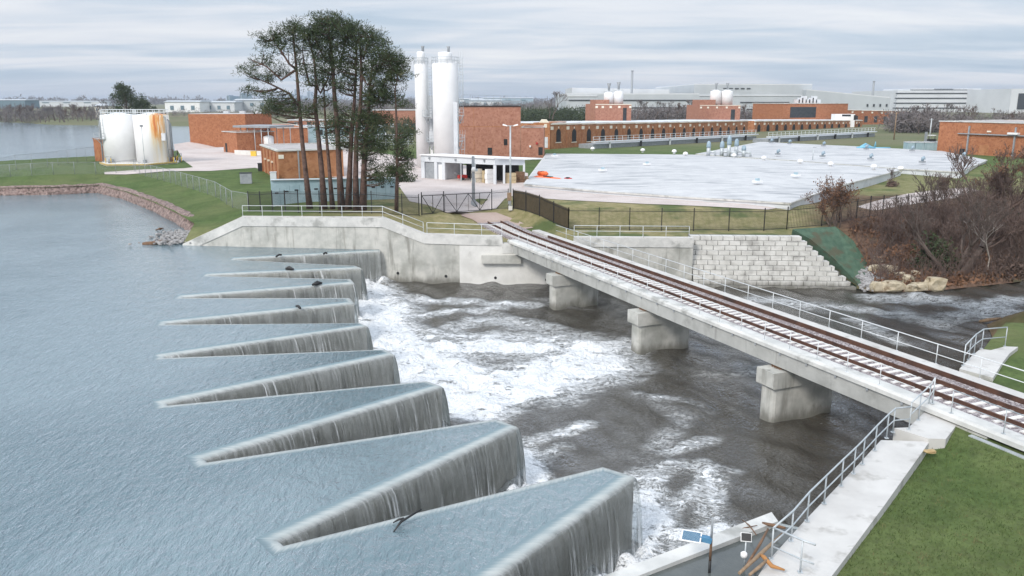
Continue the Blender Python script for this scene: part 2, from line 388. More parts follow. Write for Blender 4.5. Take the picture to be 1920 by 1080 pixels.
def lake_mat():
    m, n = newmat('lake_water'); 
    a = n.noise(n.pos((1.0, .8, 1), .5), .95, 5, .65, .6)
    b2 = n.noise(n.pos((1.7, .6, 1), -.45), 2.3, 4, .65, .4)
    c2 = n.noise(n.pos((.3, 1, 1)), .12, 3, .5)
    sw = n.noise(n.pos(), .05, 3, .5)
    h = n.math('ADD', n.math('MULTIPLY', a, .7), n.math('MULTIPLY', b2, .5)); h = n.math('ADD', h, n.math('MULTIPLY', c2, .6))
    col = n.mix(n.mr(sw, .42, .58), (.128, .192, .216), (.185, .255, .28))
    bmp = n.n('Bump', {'Strength': 1.0, 'Distance': .50, 'Height': h}); soft = n.n('Bump', {'Strength': .5, 'Distance': .18, 'Height': h})
    body = n.n('BsdfDiffuse', {'Color': col, 'Normal': bmp}); gl_ = n.n('BsdfGlossy', {'Color': (.97, .98, 1, 1), 'Roughness': .12, 'Normal': soft})
    f = n.math('ADD', n.math('MULTIPLY', n.n('Fresnel', {'IOR': 1.36}).outputs[0], .5), n.math('MULTIPLY', n.n('Fresnel', {'IOR': 1.36, 'Normal': bmp}).outputs[0], .75), clamp=True)
    finish(n, n.n('MixShader', {0: f, 1: body, 2: gl_})); return m
LAKE = lake_mat()
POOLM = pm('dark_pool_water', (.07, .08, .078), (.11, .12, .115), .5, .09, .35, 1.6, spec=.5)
def river_mat():
    m, n = newmat('river_water'); v = n.pos()
    fa = n.n('Attribute', attribute_name='foam').outputs['Fac']
    low = n.noise(n.pos((.55, 1.1, 1), .3), .5, 6, .72, .6)
    fo = n.math('ADD', fa, n.math('MULTIPLY', n.math('SUBTRACT', low, .5), n.mr(fa, .2, .55, .25, 1.15)))
    warp = n.n('TexNoise', {'Vector': v, 'Scale': .7, 'Detail': 3.0}).outputs['Color']
    wv = n.n('VectorMath', {0: v, 1: n.n('VectorMath', {0: warp, 1: (1.5, 1.5, 0)}, operation='MULTIPLY').outputs[0]}, operation='ADD').outputs[0]
    mp = n.n('Mapping', {0: wv, 2: (0, 0, .3), 3: (.6, 1.25, 1)}).outputs[0]
    n1 = n.noise(mp, 1.3, 8, .75, .3); n2 = n.noise(mp, 4.6, 6, .78, .2); n3 = n.noise(mp, 13.0, 3, .7)
    lines = lambda sc, w_, ds: n.math('SUBTRACT', 1.0, n.math('MULTIPLY', n.math('ABSOLUTE', n.math('SUBTRACT', n.noise(mp, sc, 6, .72, ds), .5)), w_))
    lace = n.math('MAXIMUM', n.math('MAXIMUM', lines(1.1, 15.0, .6), lines(2.6, 12.0, .4)), 0.0)
    k = n.math('ADD', n.math('ADD', n.math('MULTIPLY', n1, .42), n.math('MULTIPLY', n2, .36)), n.math('MULTIPLY', n3, .22))
    k = n.math('ADD', .5, n.math('MULTIPLY', n.math('SUBTRACT', k, .5), 1.9))
    body = n.mr(n.math('SUBTRACT', k, n.math('SUBTRACT', 1.0, n.math('MULTIPLY', fo, .70))), -.06, .07)
    lacem = n.math('MULTIPLY', n.mr(n.math('ADD', n.math('MULTIPLY', lace, .5), n.math('MULTIPLY', n2, .8)), .52, .78), n.mr(fo, .26, .62, 0, .85))
    spk = n.math('MULTIPLY', n.mr(n.noise(n.pos((.6, 1.3, 1)), 5.0, 4, .7), .62, .70), n.mr(fo, .1, .5, .15, .85))
    mask = n.math('MAXIMUM', n.math('MAXIMUM', body, lacem), spk)
    tur = n.mix(n.mr(fo, .2, .85), (.064, .056, .044), (.31, .31, .285))
    col = n.mix(mask, tur, n.mix(n.mr(n2, .3, .65), (.66, .68, .69), (.87, .88, .89)))
    h = n.math('ADD', n.math('MULTIPLY', n.noise(n.pos((1, .62, 1), .3), 1.2, 5, .65, .4), .8), n.math('MULTIPLY', n.noise(n.pos((1, .8, 1), -.5), 3.4, 4, .65), .4))
    h = n.math('ADD', h, n.math('MULTIPLY', mask, .35))
    bmp = n.n('Bump', {'Strength': 1.0, 'Distance': .6, 'Height': h})
    f = n.math('ADD', n.math('MULTIPLY', n.n('Fresnel', {'IOR': 1.33}).outputs[0], .1), n.math('MULTIPLY', n.n('Fresnel', {'IOR': 1.45, 'Normal': bmp}).outputs[0], .95), clamp=True)
    f = n.math('MULTIPLY', f, n.math('SUBTRACT', 1.0, n.math('MULTIPLY', mask, .85)))
    body_ = n.n('BsdfDiffuse', {'Color': col, 'Normal': bmp}); gl_ = n.n('BsdfGlossy', {'Color': (.95, .97, 1, 1), 'Roughness': .10, 'Normal': n.n('Bump', {'Strength': .7, 'Distance': .3, 'Height': h})})
    finish(n, n.n('MixShader', {0: f, 1: body_, 2: gl_})); return m
RIVERM = river_mat()
def nappe_mat():
    m, n = newmat('falling_water'); uv = n.n('UVMap', uv_map='flow').outputs[0]
    s = n.n('SeparateXYZ', {0: uv}); u, v = s.outputs[0], s.outputs[1]     # u metres along the crest, v metres down the flow
    big = n.noise(n.n('Mapping', {0: uv, 3: (.45, .05, 1)}).outputs[0], 1, 4, .6)
    sk = n.noise(n.n('Mapping', {0: uv, 3: (6.5, .16, 1)}).outputs[0], 1, 5, .72, .2)
    fine = n.noise(n.n('Mapping', {0: uv, 3: (17.0, .4, 1)}).outputs[0], 1, 4, .75)
    st = n.math('ADD', n.math('MULTIPLY', sk, .65), n.math('MULTIPLY', fine, .35))
    fall = n.mr(v, .40, .66)                                                # 0 on the crest, 1 on the face
    thr = n.math('SUBTRACT', n.math('ADD', .555, n.math('MULTIPLY', n.math('SUBTRACT', .5, big), .42)), n.math('MULTIPLY', n.mr(v, 1.8, 3.6), .07))
    a_face = n.math('MAXIMUM', n.mr(n.math('SUBTRACT', st, thr), -.03, .12, 0, .9), n.math('MULTIPLY', n.mr(st, .36, .66), n.mr(v, .4, 2.4, .26, .16)))
    a_crest = n.math('MULTIPLY', n.mr(n.math('ADD', v, n.math('MULTIPLY', n.math('SUBTRACT', sk, .5), .45)), .04, .32), n.mr(n.math('ADD', n.math('MULTIPLY', n.noise(n.n('Mapping', {0: uv, 3: (2.2, .8, 1)}).outputs[0], 1, 5, .65), .6), n.math('MULTIPLY', sk, .4)), .25, .70, .35, .9))
    al = n.n('Mix', {0: fall, 2: a_crest, 3: a_face}).outputs[0]
    white = n.n('BsdfPrincipled', {'Base Color': n.mix(fall, (.50, .515, .49), (.80, .82, .82)), 'Roughness': .5})
    film = n.n('BsdfGlossy', {'Color': (.8, .85, .88, 1), 'Roughness': .2}); tr = n.n('BsdfTransparent', {'Color': (.95, .96, .955, 1)})
    fr = n.n('Fresnel', {'IOR': 1.33})
    thin = n.n('MixShader', {0: fr, 1: tr, 2: film})
    lakec = n.n('BsdfPrincipled', {'Base Color': (.19, .26, .285, 1), 'Roughness': .12, 'IOR': 1.45, 'Normal': n.n('Bump', {'Strength': .5, 'Distance': .1, 'Height': sk})})
    under = n.n('MixShader', {0: n.mr(v, .3, .55), 1: lakec, 2: thin})
    ms = n.n('MixShader', {0: al, 1: under, 2: white})
    finish(n, ms); return m
NAPPE = nappe_mat()
exec_parts = True
# ------------------------------------------------------------------ the setting: water, ground, roads
def B(L, t, z): v = BN * L + BD * t; return Vector((v.x, v.y, z))        # bridge frame: L across, t along
def bridge_t(px, L, z):
    lo, hi = 0.0, 140.0                                                  # px falls as t grows
    for _ in range(50):
        m = (lo + hi) / 2; q = B(L, m, z); Z = q.y * CP - (q.z - CZ) * SP
        if Z <= 0 or 960 + F * q.x / Z > px: lo = m
        else: hi = m
    return lo
# crest line of the labyrinth weir, its downstream edge, from the near bank to the far wall
ENDS = [((1190, 890), (1130, 872)), ((970, 797), (930, 783)), ((829, 722), (800, 712)), ((738, 662), (722, 653)), ((688, 609), (675, 604)),
        ((664, 567), (656, 557)), ((664, 529), (658, 522)), ((677, 501), (665, 497))]
TIPS = [None, (526, 1014), (385, 860), (312, 755), (308, 667), (311, 605), (343, 556), (393, 515), (443, 485)]
ends = [(P(*a, LAKE_Z).to_2d(), P(*b, LAKE_Z).to_2d()) for a, b in ENDS]
tips = [Vector((-3.2, 19.6))] + [P(*q, LAKE_Z).to_2d() for q in TIPS[1:]]
CREST = [Vector((10.9, 26.2)), Vector((9.3, 27.0))]
for i, tp in enumerate(tips):
    prev = CREST[-1]; nxt = ends[i][0] if i < len(ends) else Vector((-13.2, 81.0))
    ax = ((prev + nxt) / 2 - tp).normalized(); pr = Vector((-ax.y, ax.x)) * .22
    if (tp + pr - prev).length > (tp - pr - prev).length: pr = -pr
    CREST += [tp + pr, tp - pr]
    CREST += [ends[i][0], ends[i][1]] if i < len(ends) else [Vector((-13.15, 81.2))]
def miters(pl):
    out = []
    for i, p in enumerate(pl):
        d1 = (p - pl[i - 1]).normalized() if i else (pl[1] - p).normalized()
        d2 = (pl[i + 1] - p).normalized() if i < len(pl) - 1 else d1
        n1, n2 = Vector((-d1.y, d1.x)), Vector((-d2.y, d2.x)); m = (n1 + n2) / max(.28, 1 + n1.dot(n2))
        out.append(m)
    return out
CM = miters(CREST)                                                        # towards the lake
CS = [1.35] * len(CREST)                                                  # how far the lip reaches back into each finger
for j_ in range(len(ends)):
    for p_ in ends[j_]: CS[CREST.index(p_)] = min(1.35, .36 * (ends[j_][0] - ends[j_][1]).length / .45)
off = lambda o: [p + m * o for p, m in zip(CREST, CM)]

lk = [tuple(p + m * .45 * k) for p, m, k in zip(CREST, CM, CS)]
lake_poly = lk + [(-13.3, 81.6), (-27.4, 83.3), (-34.0, 84.2)] + [tuple(p) for p in reversed(ROCK)] + [(-150, 60), (-90, -6), (3, -6), (9.2, 16), (10.9, 25.4)]
b = sheet(lake_poly, gridpts(-100, 10, 0, 130, 5), lambda x, y: LAKE_Z)
structure(b.build('lake', LAKE))
FARSH = [tuple(P(px, py, LAKE_Z)[:2]) for px, py in [(420, 236.5), (357, 236.5), (290, 236), (180, 235), (90, 233.5), (40, 230), (-100, 227), (-400, 226)]]
b = sheet(NSHORE + FARSH + [(-900, 500), (-900, 120)], [], lambda x, y: LAKE_Z - .02)
structure(b.build('lake', LAKE))

# weir walls and the sheet of water falling over them
root = thing('labyrinth_weir', (-6, 50, 0), 'zigzag concrete labyrinth weir with water falling over its folded walls', 'weir')
o0, o1 = off(.02), off(.42)
for i in range(len(CREST) - 1):
    mb = MB(); mb.prism([o0[i], o0[i + 1], o1[i + 1], o1[i]], -1.5, 3.02); mb.build('weir_wall', WET, root)
prof = [(.45, LAKE_Z), (.40, 3.175), (.20, 3.165), (.05, 3.14), (-.05, 3.04), (-.11, 2.8), (-.17, 2.4), (-.23, 1.8), (-.28, 1.0), (-.31, .3), (-.33, -.15)]
def nappe(a, b_, ma, mbt, u0, ka=1, kb=1):
    b = MB(); L = (b_ - a).length; k = max(1, int(L / .6)); uv = []; ph = random.uniform(0, 9)
    for i in range(k + 1):
        t = i / k; p = a.lerp(b_, t); m = ma.lerp(mbt, t); vv = 0; last = None
        wob = .03 * math.sin(u0 + t * L * 1.7 + ph) + .02 * math.sin(t * L * 4.1 + ph)
        for (o, z) in prof:
            q = p + m * (o * (ka + (kb - ka) * t if o > 0 else 1) + (wob if o < -.05 and 0 < i < k else 0)); q = Vector((q.x, q.y, z))
            vv += math.hypot(o - last[0], z - last[1]) if last else 0; last = (o, z); b.v.append(q); uv.append((u0 + t * L, vv))
    n = len(prof)
    for i in range(k):
        for j in range(n - 1): b.face((i * n + j, i * n + j + 1, (i + 1) * n + j + 1, (i + 1) * n + j), True)
    o = b.build('falling_water', NAPPE); ul = o.data.uv_layers.new(name='flow')
    vi = np.zeros(len(o.data.loops), int); o.data.loops.foreach_get('vertex_index', vi)
    ul.data.foreach_set('uv', np.array(uv)[vi].ravel()); structure(o); return L
u = 0
for i in range(len(CREST) - 1): u += nappe(CREST[i], CREST[i + 1], CM[i], CM[i + 1], u, CS[i], CS[i + 1])

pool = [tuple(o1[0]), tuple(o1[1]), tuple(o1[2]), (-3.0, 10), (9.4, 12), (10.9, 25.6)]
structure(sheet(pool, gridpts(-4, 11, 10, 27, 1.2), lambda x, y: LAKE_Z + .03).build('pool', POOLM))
mb = MB(); q0, q1 = CREST[1], CREST[2]; mb.hexa([V for V in [Vector((*(q1 + CM[2] * -.08), 2.6)), Vector((*(q0 + CM[1] * -.08), 2.6)), Vector((*(q0 + CM[1] * .5), 2.6)), Vector((*(q1 + CM[2] * .5), 2.6)), Vector((*(q1 + CM[2] * -.08), 3.26)), Vector((*(q0 + CM[1] * -.08), 3.42)), Vector((*(q0 + CM[1] * .5), 3.42)), Vector((*(q1 + CM[2] * .5), 3.26))]]); mb.build('bare_crest', COPE, root)

# river below the weir: a fine sheet with waves and foam
st = .3; xs = np.arange(-17, 78, st); ys = np.arange(15, 84.5, st); XX, YY = np.meshgrid(xs, ys)
foam = np.zeros_like(XX)
def npseg(pl):
    best = np.full_like(XX, 1e9)
    for a, c in zip(pl, pl[1:]):
        dx, dy = c[0] - a[0], c[1] - a[1]; l2 = dx * dx + dy * dy + 1e-9
        t = np.clip(((XX - a[0]) * dx + (YY - a[1]) * dy) / l2, 0, 1)
        best = np.minimum(best, np.hypot(XX - a[0] - t * dx, YY - a[1] - t * dy))
    return best
def streak(pxs, r, s, soft=1.0):
    global foam
    d = npseg([tuple(P(px, py, 0)[:2]) for px, py in pxs])
    k = np.clip(1 - (d - r * (1 - soft)) / (r * (1 + soft * .5)), 0, 1); foam = np.maximum(foam, s * k * k * (3 - 2 * k))
face = npseg([tuple(p) for p in CREST]); near = face.copy()
foam = np.maximum(foam, .98 * np.clip(1 - (face - .5) / 1.6, 0, 1))                 # the foot of every wall
streak([(775, 690), (900, 715), (985, 720), (1080, 690), (1150, 665)], 5.2, 1.12)
streak([(850, 760), (930, 755), (1010, 735), (1120, 690)], 2.4, 1.05)
streak([(770, 655), (900, 650), (1040, 655), (1180, 650)], 3.4, 1.02)
streak([(690, 560), (700, 600), (730, 640), (770, 660)], 4.4, 1.15)
streak([(790, 700), (850, 745), (905, 765)], 3.0, 1.12)
streak([(690, 530), (720, 560), (745, 585)], 3.4, .95)
streak([(710, 553), (800, 563), (900, 567), (1000, 572)], 1.7, .80)
streak([(700, 590), (790, 592), (830, 585), (930, 578)], 1.5, .82)
streak([(720, 615), (820, 625), (900, 600), (960, 600)], 2.0, .72)
streak([(740, 640), (860, 632), (980, 632), (1100, 640)], 2.4, .8)
streak([(930, 600), (1000, 612), (1080, 628), (1180, 650)], 3.4, .62)
streak([(1020, 560), (1120, 590), (1250, 620)], 3.0, .42)
streak([(1180, 650), (1260, 680), (1330, 705), (1440, 690)], 2.6, .46)
streak([(1100, 690), (1210, 700), (1320, 690)], 3.0, .40)
streak([(985, 850), (1000, 895), (985, 905)], 1.2, 1.05)
streak([(985, 830), (1050, 810), (1100, 798)], 1.0, .78)
streak([(1000, 860), (1030, 850), (1060, 838)], 1.0, .62)
streak([(1190, 895), (1225, 900)], 1.0, .85)
streak([(1205, 930), (1215, 985), (1180, 1060), (1140, 1080)], 1.7, 1.1)
streak([(1225, 1000), (1290, 1010), (1350, 990)], 1.0, .98)
streak([(1330, 985), (1335, 940), (1335, 900), (1320, 870)], 1.1, .72)
streak([(1210, 885), (1290, 870), (1370, 880)], 1.2, .62)
streak([(1250, 850), (1310, 832), (1345, 818)], .8, .70)
streak([(1200, 860), (1230, 840), (1290, 780), (1200, 740)], 1.8, .42)
streak([(1255, 960), (1290, 930), (1310, 910)], .7, .72)
streak([(1230, 745), (1300, 755), (1330, 770)], 1.4, .6)
streak([(1010, 780), (1100, 770), (1180, 790), (1180, 850), (1080, 880)], 2.6, .30)
streak([(1420, 560), (1560, 575), (1700, 590), (1760, 610)], 2.4, .6)
streak([(1600, 600), (1640, 615), (1680, 640)], 1.6, .62)
streak([(1650, 560), (1760, 560), (1880, 585)], 3.0, .66)
streak([(1740, 600), (1830, 590), (1900, 560)], 2.5, .58)
streak([(1380, 640), (1430, 660), (1330, 600)], 2.2, .45)
foam = np.minimum(np.maximum(foam, .22), .98)
# calm brown water in the lee of the piers
for px, py in [(1500, 830), (1400, 760), (1110, 600), (1260, 670)]:
    q = P(px, py, 0); foam *= 1 - .75 * np.exp(-((XX - q.x) ** 2 + (YY - q.y) ** 2) / 9)
rs = np.random.RandomState(3); ZZ = np.zeros_like(XX)
for k in range(34):
    th = rs.uniform(-.9, .9) + .25; lam = rs.uniform(.9, 5); ph = rs.uniform(0, 6.28)
    ZZ += lam * .0065 * np.sin((XX * math.cos(th) + YY * math.sin(th)) * 6.283 / lam + ph + .8 * np.sin(XX * .31 + YY * .23 + k))
rough = np.zeros_like(XX)
for k in range(26):
    th = rs.uniform(0, 3.14); lam = rs.uniform(.9, 2.6); rough += np.sin((XX * math.cos(th) + YY * math.sin(th)) * 6.283 / lam + rs.uniform(0, 6.28) + np.sin(XX * .8 + k) + np.sin(YY * .7 - k))
hot = np.clip((foam - .62) / .45, 0, 1)
ZZ += hot * (.10 * rough / 3.5 + .12) + .38 * np.clip(1 - near / 1.5, 0, 1) * np.clip(.6 + rough / 6, 0, 1.2)
b = MB(); ny, nx = XX.shape; b.v = [Vector(q) for q in zip(XX.ravel().tolist(), YY.ravel().tolist(), ZZ.ravel().tolist())]
b.f = [(j * nx + i, j * nx + i + 1, (j + 1) * nx + i + 1, (j + 1) * nx + i) for j in range(ny - 1) for i in range(nx - 1)]
b.mi = [0] * len(b.f); b.sm = [True] * len(b.f)
riv = b.build('river', RIVERM); structure(riv)
at = riv.data.attributes.new('foam', 'FLOAT', 'POINT'); at.data.foreach_set('value', np.clip(foam, 0, 1.1).ravel().astype(np.float32))

# ground beyond the river, one sheet to the horizon
def zone_colors(o, fn):
    at = o.data.color_attributes.new('zone', 'FLOAT_COLOR', 'POINT'); n = len(o.data.vertices)
    co = np.zeros(n * 3); o.data.vertices.foreach_get('co', co); co = co.reshape(-1, 3)
    at.data.foreach_set('color', np.array([(*fn(x, y, z), 1.0) for x, y, z in co], dtype=np.float32).ravel())
def zoneA(x, y, z):
    dry = 0
    if y < 160 and x > 38: dry = .55 * sm(38, 50, x) * (1 - sm(130, 160, y))
    elif y < 112: dry = .85 * sm(-26, -12, x) * (1 - sm(40, 55, x))
    if x < -20 and y < 100: dry = max(dry, .5 * (1 - sm(84, 93, y)))
    lit = 0
    if x > 27 and y < 112: lit = sm(30, 36, x) * (1 - sm(5.0, 5.9, z) * (1 - sm(60, 90, x)))
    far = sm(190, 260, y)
    return (dry, lit, far)
mainpoly = [(17.7 - k * .94, 79.75 + k * .0432) for k in range(22)] + [(-3.0, 80.7), (-8.7, 81.0), (-12.9, 81.9), (-27.4, 83.6), (-34, 84.5)] + [tuple(p) for p in reversed(ROCK)] + \
    [(-420, 150)] + NSHORE + FARSH + [(-900, 505), (-3500, 700), (-9000, 3000), (-9000, 14000), (9000, 14000), (9000, 900), (600, 90)] + list(reversed(RIVER_R)) + \
    [(33.4, 78.2), (29.2, 82.2), (17.8, 82.0)]
pts = gridpts(-46, 62, 79, 112, 1.3) + gridpts(-130, 110, 80, 215, 3.2) + gridpts(-300, 400, 215, 440, 24) + gridpts(-420, 300, 440, 640, 8) + gridpts(-2500, 2500, 560, 3500, 260)
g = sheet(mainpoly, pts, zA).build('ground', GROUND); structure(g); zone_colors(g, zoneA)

# near bank with the bridge abutment
SHB = [tuple(P(px, py, 0)[:2]) for px, py in [(1880, 668), (1862, 640), (1850, 612), (1885, 596), (1935, 584), (2250, 560)]]
def zB(x, y):
    L = x * BN.x + y * BN.y
    z = 3.35 + .6 * sm(27.5, 31.5, L)
    if L > 37: z = min(3.9, .15 + 3.9 * sm(.2, 6.5, segd(x, y, SHB)))
    return z
RL = [P(1418, 1085, 3.6), P(1440, 1052, 3.6), P(1480, 1008, 3.65), P(1510, 975, 3.68), P(1574, 908, 3.74), P(1614, 866, 3.78), P(1652, 825, 3.8), P(1673, 808, 3.85), P(1703, 805, 3.9), P(1744, 765, 3.95)]
tA = RL[-1].dot(BD)
bpoly = [p.to_2d() for p in RL] + [B(31, tA, 0).to_2d(), B(36.3, tA + .2, 0).to_2d(), P(1803, 690, 4.2).to_2d(), P(1838, 655, 4.2).to_2d()] + [Vector(p) for p in SHB] + [Vector((110, 60)), Vector((110, -20)), Vector((4, -20)), Vector((4, 12))]
bp = []
for q in bpoly:
    if not bp or (q - bp[-1]).length > .05: bp.append(q)
gb = sheet([tuple(q) for q in bp], gridpts(4, 60, 0, 60, .8), zB).build('grass_bank', GROUND); structure(gb)
zone_colors(gb, lambda x, y, z: (.1 + .5 * (1 - sm(.3, 2.2, z)), .8 * (1 - sm(.3, 1.6, z)), 0))
# light concrete ramp on top of the near river wall, with the pad at the bridge
RR = [P(1590, 1040, 3.6), P(1660, 945, 3.7), P(1743, 828, 3.82), P(1773, 827, 3.9), P(1802, 787, 3.95), P(1760, 762, 3.98)]
ext = (RL[0] - RL[2]).normalized()
ramp_l = [RL[0] + ext * 8] + RL[:9]; 
rb = MB(); rl = [(*p.to_2d(), p.z) for p in ramp_l]; rr = [(*(RR[0] + (RR[0] - RR[1]).normalized() * 9).to_2d(), 3.55)] + [(*p.to_2d(), p.z) for p in RR[:3]]
poly = rl[:8] + list(reversed(rr)); poly_ramp = list(poly); rb.prism([q[:2] for q in poly][::-1], -1.2, [q[2] for q in poly][::-1])
structure(rb.build('concrete_ramp', PAVE))
mb = MB()
for t in (.06, .36, .66): a_, b_ = RL[1].lerp(RL[6], t), RR[0].lerp(RR[2], t); mb.bar(a_ + Vector((0, 0, .0)), b_ + Vector((0, 0, .0)), .035, .012)
structure(mb.build('ramp_joints', CONC))
pb = MB(); pad = [RL[8], RL[9], RR[5], RR[4], RR[3], P(1740, 826, 3.9), P(1676, 806, 3.9)]
pb.prism([p.to_2d() for p in pad], -1.2, 3.99); o = pb.build('concrete_landing', PAVE); structure(o)
# second landing beyond the track
w2 = [P(px, py, 4.1) for px, py in [(1799, 692), (1822, 668), (1838, 655), (1858, 657), (1885, 650), (1909, 651), (1893, 663), (1880, 680), (1862, 709)]]
pb = MB(); pb.prism([p.to_2d() for p in reversed(w2)], -.8, 4.12); structure(pb.build('concrete_landing', PAVE))

def overlay(name, px, m, zf=zA, lift=.05, st=2.0, lvl=None):
    pl = [G(a, c, zf).to_2d() for a, c in px]; pl = [tuple(p) for p in densify([*pl, pl[0]], 3.0)][:-1]
    x0, x1 = min(p[0] for p in pl), max(p[0] for p in pl); y0, y1 = min(p[1] for p in pl), max(p[1] for p in pl)
    o = sheet(pl, gridpts(x0, x1, y0, y1, st), lambda x, y: zf(x, y) + lift).build(name, m); return structure(o)
overlay('concrete_yard', [(196, 323), (345, 316), (362, 314), (343, 300), (326, 272), (352, 268), (428, 272), (520, 268), (700, 285), (790, 300), (990, 325), (990, 352), (1180, 362), (1330, 380), (1470, 388), (1440, 394), (1210, 383), (1050, 375), (962, 368), (930, 392), (880, 398), (838, 399), (768, 378), (750, 352), (690, 340), (500, 320), (478, 315), (392, 321), (196, 327)], ROAD)
overlay('access_road', [(1606, 388), (1640, 378), (1700, 364), (1760, 356), (1812, 352), (1836, 358), (1790, 372), (1720, 382), (1640, 396)], ROAD)
overlay('gravel_path', [(852, 401), (930, 399), (965, 412), (1000, 428), (985, 430), (905, 424), (885, 412)], GRAVEL, lift=.06, st=1.0)
# ------------------------------------------------------------------ river walls
def strip(mb, pts, o_front, o_back, zb, zt):
    """boxes along a polyline of (x, y, z); o_* offsets behind the face; zb, zt functions of the point's z"""
    q = [Vector(p[:2]) for p in pts]; m = miters(q); m = [v if v.y > 0 else -v for v in m]
    f = [a + k * o_front for a, k in zip(q, m)]; bk = [a + k * o_back for a, k in zip(q, m)]
    for i in range(len(pts) - 1):
        z0, z1 = pts[i][2], pts[i + 1][2]; V = lambda p, z: Vector((p.x, p.y, z))
        mb.hexa([V(f[i], zb(z0)), V(f[i + 1], zb(z1)), V(bk[i + 1], zb(z1)), V(bk[i], zb(z0)), V(f[i], zt(z0)), V(f[i + 1], zt(z1)), V(bk[i + 1], zt(z1)), V(bk[i], zt(z0))])
root = thing('retaining_wall', (-8, 81, 0), 'long stained concrete river wall that steps down from the left bank and passes under the bridge', 'retaining wall')
mb = MB(); strip(mb, WALL, 0, .62, lambda z: -1.5, lambda z: max(z - .9, LAKE_Z - .3)); mb.build('wall_face', CONC, root)
mb = MB(); strip(mb, WALL, -.09, .66, lambda z: z - .92, lambda z: z); mb.build('coping', COPE, root)
mb = MB(); strip(mb, WALL, .0, .60, lambda z: z + .003, lambda z: z + .05); mb.build('coping_top', PAVE, root)
def wall_y(x):
    for a, c in zip(WALL, WALL[1:]):
        if a[0] <= x <= c[0]: return a[1] + (c[1] - a[1]) * (x - a[0]) / (c[0] - a[0])
    return WALL[-1][1]
mb = MB(); x0, x1 = -5.2, 4.6; mb.hexa([(x0, wall_y(x0) - .05, -1), (x1, wall_y(x1) - .05, -1), (x1, wall_y(x1) + .1, -1), (x0, wall_y(x0) + .1, -1), (x0, wall_y(x0) - .05, 3.8), (x1, wall_y(x1) - .05, 3.8), (x1, wall_y(x1) + .1, 3.8), (x0, wall_y(x0) + .1, 3.8)])
mb.build('pale_wall_panel', CONC_L, root)
for px, py in [(744, 515), (836, 518), (929, 520), (1024, 523)]:
    q = D(px, py, 80.6); yy = wall_y(q.x) - .06
    MB().tube([(q.x, yy - .02, q.z), (q.x, yy + .2, q.z)], .14, 10).build('weep_hole', DARK, root)
for px in (545, 645, 1200):
    q = D(px, 440, 82); yy = wall_y(q.x) - .012
    MB().box((q.x, yy, 1.6), (.05, .03, 7)).build('joint', WET, root)
mb = MB(); x0, x1 = -3.0, .9; y0 = wall_y(-1) - .55
mb.hexa([(x0, y0 + .15, 2.1), (x1, y0, 2.1), (x1, y0 + 1, 2.1), (x0, y0 + 1, 2.1), (x0, y0 + .15, 2.9), (x1, y0, 2.9), (x1, y0 + 1, 2.9), (x0, y0 + 1, 2.9)]); mb.build('beam_seat', CONC, root)

def railing(name, label, base, h=1.07, rails=(1.0, .5), spacing=2.0, r=.026, m=GALV, group=None, posts_at=None, cat='railing'):
    base = [Vector(p) for p in base]; root = thing(name, base[0], label, cat, group); up = Vector((0, 0, h))
    for k, fr in enumerate(rails):
        MB().tube([p + up * fr for p in base], r * (1.15 if k == 0 else .9), 6).build('top_rail' if k == 0 else 'mid_rail', m, root)
    pts = posts_at or [q for q in densify(base, spacing)]
    for q in pts[:100]:
        mb = MB(); mb.tube([q, Vector(q) + up], r, 6); mb.box(Vector(q) + Vector((0, 0, .02)), (.14, .14, .04)); mb.build('post', m, root)
    return root
mid = lambda p, dy=.3: Vector((p[0], p[1] + dy, p[2] + .05))
wl = [mid(p) for p in WALL]
railing('guard_rail', 'white metal railing along the high left part of the concrete river wall', [wl[1].lerp(wl[2], .0), wl[2], wl[2].lerp(wl[3], .98)], spacing=2.05, m=GALVW)
railing('guard_rail', 'short white railing on the low wall between the slope and the track', [wl[3].lerp(wl[4], .05), wl[4], wl[5]], spacing=1.9, m=GALVW)
e = wl[-1]; s0 = wl[-2]
railing('guard_rail', 'white railing on the wall right of the bridge end, beside the stepped blocks', [s0, e + Vector((-.4, 0, 0))], spacing=1.9, m=GALVW)

# stepped block wall
root = thing('block_wall', (25, 80, 0), 'stepped retaining wall of pale split-faced blocks beside the river', 'block wall')
rs = random.Random(5); bh = .445
for k in range(11):
    mb = MB(); md = MB(); z0 = -.25 + k * bh; yl = 78.75 + .27 * k; x1 = 33.4 - .47 * k; x = 17.75 - rs.uniform(0, .2); sl_ = -.055
    if k % 2: x -= .5
    while x < x1 - .3:
        wdt = min(1.12, x1 - x); xa = max(x, 17.75); 
        if x + wdt - xa > .15:
            j = rs.uniform(-.03, .03); f = lambda xx: yl + sl_ * (xx - 17.75) + j
            a0, a1 = xa + .022, x + wdt - .022
            mb.hexa([(a0 + .02, f(a0), z0 + .02), (a1 - .02, f(a1), z0 + .02), (a1 - .02, f(a1) + .9, z0 + .02), (a0 + .02, f(a0) + .9, z0 + .02), (a0, f(a0) + .03, z0 + bh - .02), (a1, f(a1) + .03, z0 + bh - .02), (a1, f(a1) + .9, z0 + bh - .02), (a0, f(a0) + .9, z0 + bh - .02)])
        x += 1.12
    mb.build('block_course', BLOCK, root)
    f = lambda xx: yl + sl_ * (xx - 17.75) + .06
    md.hexa([(17.76, f(17.76), z0), (x1 - .1, f(x1), z0), (x1 - .1, f(x1) + 3.6 - .27 * k * .9, z0), (17.76, f(17.76) + 3.6 - .27 * k * .9, z0), (17.76, f(17.76), z0 + bh - .025), (x1 - .1, f(x1), z0 + bh - .025), (x1 - .1, f(x1) + 3.6 - .27 * k * .9, z0 + bh - .025), (17.76, f(17.76) + 3.6 - .27 * k * .9, z0 + bh - .025)])
    md.build('course_core', BLOCKD, root)
